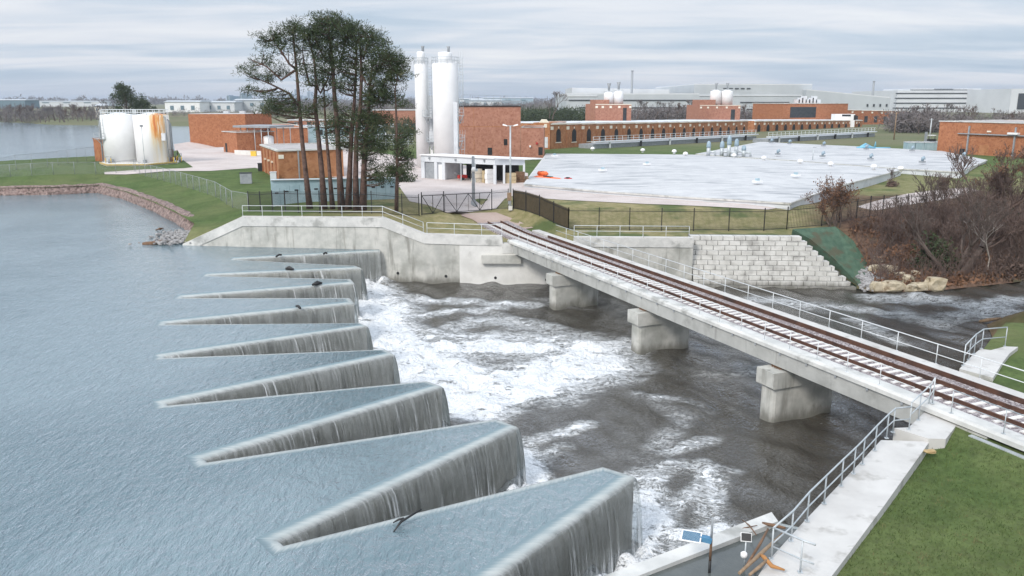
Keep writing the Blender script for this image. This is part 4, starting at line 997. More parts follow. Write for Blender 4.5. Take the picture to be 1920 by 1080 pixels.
# brick hall right of the silos
a, c = G(857, 296), G(977, 301); z1 = zt(915, 200, a.y)
c = Vector((D(976, 300, a.y).x, a.y + .3, a.z))
root = thing('brick_hall', a, 'tall windowless red brick hall directly right of the white silos', 'brick hall')
mb = MB(); block(mb, a, c, 18, 5.5, z1); mb.build('wall', BRICK_P, root); parapet(root, a, c, 18, z1, DARK, .3, .12)
for u, v, w_, h in [(6.9, 6.6, .95, 1.5), (10.2, 8.6, .75, 1.3)]: wpart('window', DARK, root, a, c, u, v, w_, h, .04)
wpart('expansion_joint', BRICK_B, root, a, c, 3.6, 6, .08, z1 - 6.1, .03); wpart('band', BRICK_B, root, a, c, (c - a).length / 2, zt(915, 238, a.y), (c - a).length - .1, .12, .03)
cc = Vector((D(1019, 290, c.y).x, c.y - .2, 6)); z2 = zt(1000, 239, c.y)
root = thing('brick_lean_to', c, 'lower red brick wing attached to the right side of the brick hall', 'brick wing')
mb = MB(); block(mb, c + Vector((.03, .1, 0)), cc, 10, 5.5, z2); mb.build('wall', BRICK_P, root); parapet(root, c + Vector((.2, .1, 0)), cc, 10, z2, COPE, .25, .1)
wpart('wall_lamp', WHITE, root, c, cc, 2.0, 8.2, .3, .4, .3); wpart('wall_lamp', REDP, root, c, cc, 3.4, 8.8, .4, .4, .3); wpart('door', DARK, root, c, cc, 4.2, 6.6, .9, 1.6, .05)

# open-fronted garage
g0, g1, g2 = G(790, 334), G(928, 346), G(984, 342); zr0, zr1, zr2 = zt(788, 291, g0.y), zt(928, 298, g1.y), zt(984, 300, g2.y)
root = thing('garage', g0, 'long low white garage with roller door and open bays in front of the silos', 'garage')
nb = V3(back_of(g0, g1), 0) * 4.8; fl = MB()
mb = MB(); th = .3                                                     # the fascia beam over the bays
fas = [(g0, zr0 - .95, zr0), (g1, zr1 - .85, zr1), (g2, zr2 - .75, zr2)]
for (p, b0, t0), (q, b1, t1) in zip(fas, fas[1:]):
    m_ = V3(back_of(p, q), 0) * th; mb.hexa([V3(p, b0), V3(q, b1), V3(q + m_, b1), V3(p + m_, b0), V3(p, t0), V3(q, t1), V3(q + m_, t1), V3(p + m_, t0)])
mb.build('fascia', OFFW, root)
mb = MB()
for (p, _, t0), (q, _, t1) in zip(fas, fas[1:]):
    o_ = V3(back_of(p, q), 0) * -.25; mb.hexa([V3(p + o_, t0 + .02), V3(q + o_, t1 + .02), V3(q + nb, t1 - .12), V3(p + nb, t0 - .12), V3(p + o_, t0 + .16), V3(q + o_, t1 + .16), V3(q + nb, t1 + .02), V3(p + nb, t0 + .02)])
mb.build('roof', WHITE, root)
mb = MB(); d_ = (g1 - g0).normalized(); Lg = (g1 - g0).length
def pier_at(u0, u1, dep=.35): p, q = g0 + d_ * u0, g0 + d_ * u1; block(mb, p, q, dep, 5.7, zr0 - .9 + (zr1 - zr0) * u0 / Lg)
for u0, u1 in [(0, .75), (2.9, 3.5), (4.6, 5.2), (Lg - .3, Lg)]: mb = MB(); pier_at(u0, u1); mb.build('front_pier', OFFW, root)
m2 = MB(); block(m2, g0, g0 + d_ * 5.2, 4.7, 5.7, zr0 - .92, None, .36); m2.build('closed_bay', OFFW, root)
wpart('roller_door', PIPEG, root, g0 + V3(back_of(g0, g1), 0) * .3, g1 + V3(back_of(g0, g1), 0) * .3, 1.83, 6.0, 2.05, 2.55, .1); wpart('door', WHITE, root, g0 + V3(back_of(g0, g1), 0) * .3, g1 + V3(back_of(g0, g1), 0) * .3, 4.05, 6.0, .85, 2.2, .1)
m2 = MB(); m2.bar(V3(g0 + d_ * 5.2 + nb, 7.4), V3(g1.lerp(g2, .1) + nb * .95, 7.4), .2, 3.2); m2.build('back_wall', DARK, root)  # near-black colour paints in the shade inside the open bays
for t in (.0, .3, .97): q = g1.lerp(g2, t); MB().box(V3(q, 7.3), (.32, .32, 2.9)).build('post', OFFW, root)
for u in (8.6, 11.5): q = g0 + d_ * u; MB().box(V3(q, 7.4), (.14, .14, 2.9)).build('post', GALV, root)
for u, zz_ in [(2.0, zr0 - .5), (7.6, zr0 - .5), (13.4, zr1 - .45)]: wpart('wall_lamp', PIPEG, root, g0, g1, u, zz_, .22, .3, .25)
# things kept in the garage
def upright(name, label, q, sz, m, cat, rz=0.0, seed=0, group=None):
    root = thing(name, q, label, cat, group); mb = MB(); rs = random.Random(seed); k = 3
    for i in range(k): mb.box(q + Vector((rs.uniform(-.04, .04), rs.uniform(-.04, .04), sz[2] * (i + .5) / k)), (sz[0], sz[1], sz[2] / k - .03), rz)
    mb.build('stacked_board', m, root); return root
bk = V3(back_of(g0, g1), 0)
upright('board_stack', 'tall cream board stack at the left end of the open bay', g0 + d_ * (Lg - 4.0) + bk * .5, (1.4, .7, 2.0), CREAM, 'boards', .6, 1)
upright('board_stack', 'tall white board stack beside the garage corner post', g0 + d_ * (Lg - 1.5) + bk * .5, (1.2, .6, 2.1), WHITE, 'boards', .6, 2)
upright('carton_stack', 'brown carton stack between the board stacks', g0 + d_ * (Lg - 2.7) + bk * .9, (.7, .7, 1.8), CARD, 'cartons', .6, 3)
upright('crate_stack', 'tan crate stack in the right open bay', g1.lerp(g2, .35) + bk * 1.1, (1.5, 1.1, 1.5), CARD, 'crates', .2, 4)
upright('crate_stack', 'dark brown crate stack in the right open bay', g1.lerp(g2, .62) + bk * 1.4, (1.3, 1.1, 1.6), WOODB, 'crates', .1, 5)
upright('crate_stack', 'low reddish crate stack at the right end of the garage', g1.lerp(g2, .84) + bk * 1.0, (1.2, 1.0, .9), WOODP, 'crates', .0, 6)
q = g0 + d_ * 7.3 + bk * 1.6; root = thing('handcart', q, 'red handcart parked in the dark open bay of the garage', 'handcart')
MB().box(q + UP * .55, (1.3, .8, .5), .5).build('body', REDP, root); MB().tube([q + Vector((-.5, 0, .6)), q + Vector((-1.1, -.3, 1.2))], .05, 5).build('handle', PIPEG, root)
for s in (-1, 1): MB().tube([q + Vector((.1, .45 * s - .06, .25)), q + Vector((.1, .45 * s + .06, .25))], .25, 10).build('wheel', BLACKM, root)
q = g0 + d_ * 9.8 + bk * 2.0; root = thing('generator', q, 'dark machine in the open garage bay behind the camera pole', 'machine')
MB().box(q + UP * .8, (1.5, 1.0, 1.2), .5).build('body', DARK, root); MB().cyl(q + UP * 1.4, .25, .4, 10).build('motor', PIPEG, root); MB().box(q + UP * .12, (1.6, 1.1, .2), .5).build('base', PIPEG, root)

# orange and red floats and grey pipes beside the garage
def tubething(name, label, pts, r, m, cat, group=None, taper=True):
    root = thing(name, pts[0], label, cat, group); pts = [Vector(p) for p in pts]; rr = [r * .35] + [r] * (len(pts) - 2) + [r * .35] if taper and len(pts) > 2 else r
    MB().tube(pts, rr, 10).build('hull', m, root); a, c = pts[0], pts[-1]; MB().bar(a.lerp(c, .35) + UP * r, a.lerp(c, .6) + UP * r, r * .9, .12).build('strap', BLACKM, root); return root
def gl(px, py, h): return G(px, py) + UP * h
tubething('float', 'long orange float lying beside the white reservoir roof', [gl(1000, 338, .4), gl(1008, 339, .4), gl(1048, 344, .4), gl(1060, 345.5, .4)], .42, ORANGE, 'float')
tubething('float', 'short orange float lying across the long one', [gl(1007, 338, 1.0), gl(1010, 338, 1.05), gl(1024, 339, 1.05), gl(1028, 339, 1.0)], .36, ORANGE, 'float')
tubething('float', 'dark red float at the end of the orange floats', [gl(1056, 344, .45), gl(1060, 344, .45), gl(1070, 345, .45), gl(1074, 345.5, .45)], .45, REDP, 'float')
tubething('float', 'small red float lying apart on the gravel edge', [gl(1081, 348, .3), gl(1084, 348, .3), gl(1098, 349.5, .3), gl(1102, 350, .3)], .34, REDP, 'float')
for k, (p, q) in enumerate([((986, 341), (1035, 348)), ((992, 340), (1045, 348)), ((1030, 336), (1088, 341))]):
    mb = MB(); mb.tube([gl(*p, .2), gl(*q, .2)], .16, 8); tag(mb.build('pipe', PIPEG if k < 2 else BLACKM, origin=gl(*p, .2)), ['grey pipe lying nearest the gravel beside the orange floats', 'grey pipe lying between another pipe and the orange floats', 'black pipe lying behind the orange floats'][k], 'pipe', 'pipes beside the garage')
small_box('junction_box', 'small dark box on the ground at the foot of the reservoir edge', 1090, 356, (.5, .4, .4), WOODB, 'box')

# covered reservoirs with low white domed roofs
def reservoir(label, corners, zlev, dome, edge_h=1.3):
    pts = [Vector(p) for p in corners]; base = pts[0]; root = thing('covered_reservoir', (base.x, base.y, 6), label, 'reservoir')
    xyp = [p.to_2d() for p in pts]
    if sum(xyp[i].x * xyp[(i + 1) % len(xyp)].y - xyp[(i + 1) % len(xyp)].x * xyp[i].y for i in range(len(xyp))) < 0: xyp.reverse()
    mb = MB(); mb.prism(xyp, 4.5, zlev - .12); mb.build('wall', OFFW, root)
    ring = [tuple(p) for p in xyp]; loop = [Vector((*p, 0)) for p in ring]; dense = [tuple(p.to_2d()) for p in densify(loop + [loop[0]], 4)][:-1]
    x0, x1 = min(p[0] for p in ring), max(p[0] for p in ring); y0, y1 = min(p[1] for p in ring), max(p[1] for p in ring); cl_ = ring + [ring[0]]
    sh = sheet(dense, gridpts(x0, x1, y0, y1, 3.0), lambda x, y: zlev + dome * (1 - math.exp(-segd(x, y, cl_) / 14)) + .04 * math.sin(x * .9) * math.sin(y * .5)); sh.build('roof', WHITEROOF, root)
    mb = MB()
    for p, q in zip(loop, loop[1:] + loop[:1]): mb.bar(V3(p, zlev - .1), V3(q, zlev - .1), .3, .2)
    mb.build('rim', COPE, root); return root
ZR = 6.5
r1 = [P(983, 345, ZR), P(1130, 358, ZR), P(1290, 369, ZR), P(1481, 380, ZR), P(1562, 349, ZR + .1), P(1690, 318, ZR), P(1500, 303, ZR), P(1300, 290, ZR), P(1025, 288, ZR)]
reservoir('nearer white covered reservoir with stained membrane roof in the middle of the plant', r1, ZR, .7)
r2 = [P(1305, 288.5, ZR), P(1500, 301.5, ZR), P(1690, 316, ZR), P(1800, 322, ZR), P(1850, 300, ZR), P(1765, 283, ZR), P(1600, 274, ZR), P(1425, 266, ZR)]
reservoir('farther white covered reservoir beyond the dark gap, dotted with blue vents', r2, ZR, .5)
VL1 = ['at the left edge by the brick wing', 'left of centre near the front', 'in the middle behind the small hatch', 'near the right front', 'right of centre']
for k, (px, py) in enumerate([(1040, 293), (1130, 320), (1213, 309), (1420, 342), (1492, 330)]):
    q = P(px, py, ZR + .6); root = thing('roof_hatch', q, 'small grey hatch on the nearer reservoir roof, ' + VL1[k], 'hatch', 'hatches on the near reservoir')
    MB().box(q + UP * .12, (1.1, .9, .24), .4).build('frame', WHITE, root); MB().box(q + UP * .34, (.45, .4, .4), .4).build('vent', CYAN, root)
VL2 = ['left of the grey clarifier rail', 'under the middle of the clarifier rail', 'left of a pair', 'right of a pair', 'beside the pipe cluster', 'right of the pipe cluster', 'at the gap, left of the lamp', 'at the gap behind the lamp', 'at the right end of the gap', 'at the far right corner']
for k, (px, py) in enumerate([(1111, 283), (1205, 286), (1264, 288), (1285, 293), (1376, 296), (1432, 301), (1557, 313), (1638, 318), (1688, 322), (1500, 308)]):
    q = P(px, py, ZR + .2); root = thing('dome_vent', q, 'white mushroom vent on the reservoir edge, ' + VL2[k], 'vent', 'white vents along the reservoir edge')
    MB().cyl(q, .26, .4, 10).build('stem', WHITE, root); MB().lathe(q, [(.52, .35), (.52, .55), (.38, .8), (.1, .9)], 14).build('cap', WHITE, root)
VL3 = ['nearest the dark gap on the left', 'beside the thin lamp post', 'in the centre of the roof', 'right of the centre', 'near the far right end', 'at the back left corner', 'behind the thin lamp post', 'at the back middle', 'at the back beside the grey containers', 'at the back left']
for k, (px, py) in enumerate([(1458, 290), (1542, 294), (1632, 299), (1729, 305), (1806, 296), (1446, 268), (1544, 274), (1624, 280), (1710, 283), (1480, 270)]):
    q = P(px, py, ZR + .5); root = thing('roof_fan', q, 'blue-grey roof fan on the farther reservoir, ' + VL3[k], 'roof fan', 'blue fans on the far reservoir')
    MB().box(q + UP * .15, (.8, .8, .3), .3).build('base', PIPEG, root); MB().tube([q + UP * .3, q + UP * .7, q + UP * .8 + Vector((.3, -.2, .1))], [.2, .3, .34], 10).build('hood', FANB, root)
VL4 = ['left', 'second from the left', 'tallest in the middle', 'right of the tallest', 'at the right end']
for k, (px, py, h) in enumerate([(1328, 292, 3.0), (1353, 292, 3.0), (1366, 293, 4.2), (1380, 291, 3.4), (1394, 293, 2.2)]):
    q = P(px, py, 6.6); root = thing('pump', q, 'blue-grey vertical pump in the pipe cluster between the reservoirs, ' + VL4[k], 'pump', 'pumps between the reservoirs')
    MB().cyl(q, .4, h * .55, 10).build('column', GALV, root); MB().lathe(q, [(.42, h * .55), (.5, h * .62), (.4, h * .9), (.15, h)], 12).build('motor', FANB, root)
    MB().tube([q + UP * .8, q + UP * .8 + Vector((1.3, -.4, 0)), q + Vector((1.3, -.4, 0))], .25, 8).build('pipe', GALV, root)

# lamp posts, poles
def lamp_post(px, py, ytop, label, heads=True):
    q = G(px, py); top = D(px + (0), ytop, q.y); root = thing('lamp_post', q, label, 'lamp post'); top.x = q.x + (top.x - q.x) * .0
    MB().tube([q, V3(q, top.z)], [.13, .09], 8).build('pole', GALV, root); MB().box(q + UP * .25, (.45, .45, .5)).build('base', CONC_L, root)
    if heads:
        MB().tube([V3(q, top.z) + Vector((-.5, 0, .0)), V3(q, top.z) + Vector((.5, 0, 0))], .04, 6).build('cross_arm', GALV, root)
        for s in (-1, 1):
            mb = MB(); p = V3(q, top.z) + Vector((s * .62, 0, .05)); mb.hexa([p + Vector(v) for v in ((-.28, -.2, -.04 - s * .06), (.28, -.2, -.04 + s * .06), (.28, .2, -.04 + s * .06), (-.28, .2, -.04 - s * .06), (-.22, -.15, .10 - s * .06), (.22, -.15, .10 + s * .06), (.22, .15, .10 + s * .06), (-.22, .15, .10 - s * .06))]); mb.build('lamp_head', WHITE, root)
    return root, q, top.z
r_, q, z_ = lamp_post(957, 394, 236, 'tall grey lamp post with two white heads at the gate end')
MB().box(q + Vector((-.12, -.15, 1.6)), (.5, .25, .9)).build('control_box', WOODP, r_); MB().box(q + Vector((-.1, -.16, .9)), (.35, .2, .4)).build('junction_box', PIPEG, r_)
q = G(888, 388); root = thing('camera_pole', q, 'thick grey camera pole with a white dome camera inside the gate', 'pole'); zt_ = zt(888, 293, q.y)
MB().tube([q, V3(q, zt_)], [.2, .17], 10).build('pole', PIPEG, root); mb = MB(); mb.lathe(V3(q, zt(890, 317, q.y)) + Vector((.05, -.28, 0)), [(.1, -.3), (.24, -.2), (.27, 0), (.2, .2), (.08, .28)], 12); mb.build('dome_camera', WHITE, root)
MB().box(V3(q, zt(888, 317, q.y)) + Vector((.2, -.1, -.1)), (.7, .2, .3)).build('bracket', GALV, root); MB().lathe(q, [(.55, 0), (.4, .3), (.25, .8), (.22, .9)], 12).build('base_shroud', PIPEG, root)
r_, q, z_ = lamp_post(1523, 306, 276, 'thin dark lamp post standing in the gap between the white reservoirs', False); MB().box(V3(q, z_) + Vector((.25, 0, 0)), (.6, .2, .12)).build('lamp_head', PIPEG, r_)
for k, (px, py, yt) in enumerate([(1676, 262, 210), (1742, 268, 222)]):
    q = G(px, py); root = thing('utility_pole', q, ['bare wooden pole left of the grey containers', 'thin grey pole beside the forklift'][k], 'pole'); MB().tube([q, V3(q, zt(px, yt, q.y))], [.2, .14], 8).build('pole', [WOODP, GALV][k], root); MB().box(V3(q, zt(px, yt, q.y) - .4), (1.2, .12, .12)).build('cross_arm', [WOODP, GALV][k], root)

# big white storage tanks
zp = zA(-70, 166)
root = thing('tank_pad', G(262, 306), 'pale concrete pad with yellow edge under the white storage tanks', 'pad')
pp = [P(188, 308, zp), P(200, 312, zp), P(275, 311.5, zp), P(332, 306.5, zp), P(345, 300, zp), P(300, 293, zp), P(200, 297, zp)]
mb = MB(); mb.prism([p.to_2d() for p in pp], zp - .5, zp + .18); mb.build('slab', CONC_L, root)
mb = MB()
for a_, b_ in [(pp[0], pp[1]), (pp[1], pp[2]), (pp[2], pp[3])]: mb.bar(V3(a_, zp + .28), V3(b_, zp + .28), .3, .25)
mb.build('edge_curb', pm('ochre_curb', (.55, .38, .12), (.66, .48, .2), 2, .8), root)
def rust_tank():
    m, n = newmat('rust_streaked_white'); v = n.pos(); s = n.n('SeparateXYZ', {0: v})
    st_ = n.noise(n.n('Mapping', {0: v, 3: (1.5, 1.5, .09)}).outputs[0], 1.6, 5, .7, .2)
    xr = n.mr(n.math('ABSOLUTE', n.math('SUBTRACT', s.outputs[0], RUST_X)), .2, 1.5, 1.0, 0.0)
    top = n.mr(s.outputs[2], 7.0, 14.8, .15, 1.0)
    f = n.math('MULTIPLY', n.math('MULTIPLY', xr, top), n.mr(st_, .28, .62))
    c = n.ramp(f, [(0, (.80, .80, .80)), (.2, (.80, .70, .52)), (.5, (.74, .36, .10)), (.85, (.55, .15, .04))])
    finish(n, n.n('BsdfPrincipled', {'Base Color': c, 'Roughness': .55})); return m
tq = [P(231, 304, zp), P(291, 305, zp)]; RUST_X = tq[1].x + 2.0; RTANK = rust_tank()
for k, q in enumerate(tq):
    r = 31.5 / F * q.y * .98; z1 = zt(230, 216, q.y); root = thing('storage_tank', q, ['white storage tank on the left, banded with pipes and ladder rail', 'white storage tank on the right with an orange rust streak'][k], 'storage tank')
    MB().lathe((q.x, q.y, 0), [(r, zp + .1), (r, z1), (r * .96, z1 + .06), (r * .1, z1 + .5)], 40).build('shell', [WHITE, RTANK][k], root); mb = MB()
    for i in range(18):
        t = 2 * math.pi * i / 18; p = Vector((q.x + r * .97 * math.cos(t), q.y + r * .97 * math.sin(t), z1)); mb.tube([p, p + UP * 1.05], .05, 5)
    for h in (.55, 1.05): mb.tube([(q.x + r * .97 * math.cos(t), q.y + r * .97 * math.sin(t), z1 + h) for t in np.linspace(0, 2 * math.pi, 33)], .05, 5, cap=False)
    mb.build('top_railing', GALVW, root)
    for j, t in enumerate([(3.0, 3.35, 3.75), (5.9, 6.2, 6.4)][k]):
        p = Vector((q.x + (r + .3) * math.cos(t), q.y + (r + .3) * math.sin(t), 0)); MB().tube([V3(p, zp + .2), V3(p, z1 - .4 - j * .6), V3(p, z1 - .2 - j * .6) - Vector((math.cos(t), math.sin(t), 0)) * .35], .12, 6).build('pipe', [PIPEG, PIPEG][k], root)
    if k == 0: platform(root, q.x - r * .8, q.y - r * .75, zp + 4.6, 2.2, 1.2); ladder(root, q.x - r * .62, q.y - r * .9, zp + 4.6, z1)
    else: MB().box((q.x + r * .9, q.y - r * .6, zp + 5), (.7, .5, 1.4)).build('control_box', OFFW, root)
    MB().box((q.x - .5, q.y - r - .25, zp + .5), (.5, .4, .5)).build('valve_box', PIPEG, root)
gq = (tq[0] + tq[1]) / 2 + Vector((.15, 2.2, 0)); root = thing('pipe_riser', gq, 'dark brown riser column in the gap between the two white tanks', 'riser')
MB().box(V3(gq, zp + 2.6), (.95, .5, 5.0)).build('lower_casing', RUST, root); MB().box(V3(gq, zp + 7.3), (.9, .5, 4.3)).build('upper_casing', DARK, root)
q = G(272, 310); root = thing('lamp_post', q, 'thin grey lamp post in front of the rust-streaked tank', 'lamp post'); zl = zt(269, 236, q.y); MB().tube([q, V3(q, zl)], .06, 6).build('pole', GALV, root); MB().box(V3(q, zl), (.45, .35, .4)).build('lamp_head', PIPEG, root)
a, c = G(179, 302), G(199, 303); root = thing('brick_shed', a, 'small orange brick shed left of the white storage tanks', 'shed')
mb = MB(); block(mb, a, c, 3.2, 5.5, zt(182, 260, a.y)); mb.build('wall', BRICK, root); parapet(root, a, c, 3.2, zt(182, 260, a.y), BRICK_B, .3, .12); wpart('door', BRICK_B, root, a, c, 1.2, 6, .8, 2.0)
PL = ['nearest the rust-streaked tank', 'behind the first rusty pump', 'at the outer end of the pad', 'left of the tanks beside the brick shed']
for k, (px, py) in enumerate([(323, 304), (331, 301), (338, 303), (206, 306)]):
    q = P(px, py, zp + .15); root = thing('chemical_pump', q, 'rusty pipework and pump on the tank pad, ' + PL[k], 'pump', 'pumps on the tank pad')
    h = 2.4 - .4 * k % 2; MB().cyl(q, .28, .9, 10).build('motor', [WOODB, RUST, PIPEG, PIPEG][k], root); MB().tube([q + Vector((.3, 0, 0)), q + Vector((.3, 0, h)), q + Vector((-.7, 0, h)), q + Vector((-.7, 0, .2))], .09, 6).build('pipe', [RUST, RUST, PIPEG, PIPEG][k], root)
    for s in (-1, 1): MB().tube([q + Vector((s * .5, -.5, 0)), q + Vector((s * .5, -.5, 1.0))], .06, 5).build('bollard', YELLOW, root)

# long arched brick filter gallery
def arch_bay(root, a, c, z0, ztop, wm=BRICK_B, ww=2.0, wz=1.1, wh=3.2, trim=True):
    a, c = Vector(a), Vector(c); L = (c - a).length
    mb = MB(); block(mb, a, c, 9, z0 - 2, ztop); bay = mb.build('bay_wall', wm, root)
    d = (c - a).normalized(); n = -V3(back_of(a, c), 0); m0 = a.lerp(c, .5); mb = MB(); ring = []
    for t in np.linspace(0, math.pi, 9): ring.append((ww / 2 * math.cos(t), z0 + wz + wh - ww / 2 + ww / 2 * math.sin(t)))
    ring = [(ww / 2, z0 + wz)] + ring + [(-ww / 2, z0 + wz)]; i = len(mb.v)
    mb.v += [V3(m0 + d * x + n * .06, z) for x, z in ring] + [V3(m0 + d * x - n * .1, z) for x, z in ring]; k = len(ring)
    mb.face([i + j for j in reversed(range(k))]); mb.face([i + k + j for j in range(k)])
    for j in range(k): mb.face((i + j, i + (j + 1) % k, i + k + (j + 1) % k, i + k + j))
    mb.build('arched_window', DARK, root)
    wpart('sill', CREAM, root, a, c, L / 2, z0 + wz - .22, ww + .5, .2, .12)
    if trim:
        wpart('pilaster', wm, root, a, c, .5, z0 - .5, 1.0, ztop - z0 - .4, .16); wpart('cream_tile', CREAM, root, a, c, .5, ztop - 1.5, 1.1, .8, .22); wpart('cream_tile', CREAM, root, a, c, L / 2, z0 + wz + wh + .15, .35, .45, .1)
    wpart('cornice', CREAM, root, a, c, L / 2, ztop - .28, L + .05, .3, .2)
    return bay
def gallery(label, pxA, YA, pxB, YB, yt, yb, n, name='filter_gallery', **kw):
    a, c = D(pxA, 240, YA), D(pxB, 240, YB); root = thing(name, (a.x, a.y, 6), label, 'brick building'); tops = []
    for k in range(n):
        p, q = a.lerp(c, k / n), a.lerp(c, (k + 1) / n); t = (k + .5) / n; m_ = (p + q) / 2; px = 960 + F * m_.x / (m_.y * CP - (10 - CZ) * SP)
        ztp = zt(px, yt[0] + (yt[1] - yt[0]) * t, m_.y); zb_ = zt(px, yb[0] + (yb[1] - yb[0]) * t, m_.y); arch_bay(root, V3(p, 0), V3(q, 0), zb_, ztp, **kw); tops.append((p, q, ztp))
    mb = MB(); bn = V3(back_of(a, c), 0)
    for p, q, z in tops: mb.hexa([V3(p + bn * .3, z), V3(q + bn * .3, z), V3(q + bn * 26, z - .2), V3(p + bn * 26, z - .2), V3(p + bn * .3, z + .14), V3(q + bn * .3, z + .14), V3(q + bn * 26, z), V3(p + bn * 26, z)])
    mb.build('roof', OFFW, root); return root, a, c, tops
gal, ga_, gc_, gt = gallery('long single-storey brown brick gallery with a row of dark arched windows and cream tiles', 1032, 207, 1402, 312, (231.5, 226), (275, 259), 18)
a, c = D(1000, 240, 208), D(1031, 240, 206.5); mb = MB(); zg = zt(1020, 230, 207); block(mb, a, c, 14, 4, zg); mb.build('end_block', BRICK_B, gal); mb = MB(); m_ = a.lerp(c, .6)
mb.hexa([V3(a.lerp(c, .35), zg), V3(a.lerp(c, .95), zg), V3(a.lerp(c, .95), zg) + Vector((0, 1, 0)), V3(a.lerp(c, .35), zg) + Vector((0, 1, 0)), V3(a.lerp(c, .5), zg + .8), V3(a.lerp(c, .8), zg + .8), V3(a.lerp(c, .8), zg + .8) + Vector((0, 1, 0)), V3(a.lerp(c, .5), zg + .8) + Vector((0, 1, 0))]); mb.build('gable_cap', CREAM, gal)
wpart('door', OFFW, gal, a, c, 3.0, zt(1020, 277, 207), 1.6, 2.6); wpart('cream_tile', CREAM, gal, a, c, 3.2, zg - 1.2, .7, .9, .1)
gallery('second stretch of arched brick gallery beyond the recessed corner', 1414, 322, 1616, 395, (226.5, 225.5), (256, 249.5), 14, ww=2.4, wh=3.4)
root, a, c, tops = gallery('two-storey dark brick building with cream tiles behind the right end of the gallery', 1537, 425, 1702, 452, (204.5, 208.5), (256, 254), 9, name='brick_block', wm=BRICK, ww=2.2, wz=1.2, wh=3.6)
for p, q, z in tops: mb = MB(); on_wall(mb, p, q, (q - p).length / 2, z - 6.2, 2.4, 3.2, .05); mb.build('upper_window', GLASS, root)
# brick towers with white tanks
def tower(label, pl, pr, Y, ystep, ytop, tank_px, lt):
    a, c = D(pl, 225, Y), D(pr, 225, Y + 3); root = thing('brick_tower', (a.x, a.y, 6), label, 'brick tower'); z1 = zt(pl, ystep, Y); z2 = zt(pl, ytop, Y); L = (c - a).length
    mb = MB(); block(mb, a, c, L * .8, 5, z1); mb.build('lower_block', BRICK_P, root); mb = MB(); m_ = a.lerp(c, .38); block(mb, a + Vector((.15, .15, 0)), m_, L * .5, z1, z2); mb.build('stair_block', BRICK_P, root)
    wpart('window', GLASS, root, a, c, L * .82, z1 - L * .52, L * .10, L * .42, .08)
    for u in (.03, .2, .42, .66, .97): wpart('cream_tile', CREAM, root, a, c, L * u, z1 - 1.3, .8, .7, .12)
    wpart('cornice', CREAM, root, a, c, L / 2, z1 - .25, L, .22, .1)
    for k, (px, wpx, yt_, yb_) in enumerate(tank_px):
        q = D(px, 200, Y + L * .35); r = wpx / 2 / F * q.y; zb_ = z1 + .02; t = thing('process_tank', V3(q, zb_), lt[k], 'tank'); zz_ = zt(px, yt_, q.y); MB().lathe((q.x, q.y, 0), [(r, zb_), (r, zz_), (r * .95, zz_ + .2), (r * .3, zz_ + .7)], 24).build('shell', WHITE, t)
        MB().tube([(q.x, q.y, zz_ + .5), (q.x, q.y, zz_ + 2.2), (q.x, q.y, zz_ + 3.4)], [.35, .35, .7], 8).build('vent_stack', PIPEG, t)
        MB().tube([(q.x + r * math.cos(t_), q.y + r * math.sin(t_), zz_ + .9) for t_ in np.linspace(0, 6.283, 17)], .08, 4, cap=False).build('top_railing', GALVW, t)
    return root
tower('stepped red brick tower on the left, rising behind the arched gallery', 1116, 1183, 275, 195, 187, [(1141, 18, 176, 195), (1159, 18, 174, 195)], ['left white tank on the left brick tower', 'right white tank on the left brick tower'])
tower('stepped red brick tower on the right, rising behind the arched gallery', 1311, 1387, 335, 197, 187, [(1341, 20, 172, 195), (1362, 21, 172, 195)], ['left white tank on the right brick tower', 'right white tank on the right brick tower'])
a, c = D(1469, 222, 400), D(1588, 222, 412); root = thing('brick_office', (a.x, a.y, 6), 'plain orange brick block with two dark windows above the gallery roof', 'brick building'); z1 = zt(1500, 194.5, 400)
mb = MB(); block(mb, a, c, 25, 4, z1); mb.build('wall', BRICK, root); wpart('window', GLASS, root, a, c, 9, z1 - 6.5, 11, 5.0); wpart('window', GLASS, root, a, c, 60 / F * 410 / CP * 1.0, z1 - 6.5, 4, 5.0); parapet(root, a, c, 25, z1, COPE, .5, .3)
for k in range(7): MB().box(D(1494 + 6.5 * k, 190.5 - (k % 3) * 1.2, 408), (2.2, 2, 2 + (k % 3))).build('roof_unit', OFFW, root)
a, c = D(1566, 222, 385), D(1603, 222, 385); root = thing('mobile_unit', (a.x, a.y, 6), 'white boxy trailer unit with dark window in front of the two-storey brick block', 'trailer'); z1 = zt(1580, 214, 385)
mb = MB(); block(mb, a, c, 5, zt(1580, 225, 385) - 4.2, z1); mb.build('body', WHITE, root); wpart('window', GLASS, root, a, c, 5, z1 - 1.0, 4, .8); wpart('door', DARK, root, a, c, 9, zt(1580, 225, 385), 1.1, 2.2)
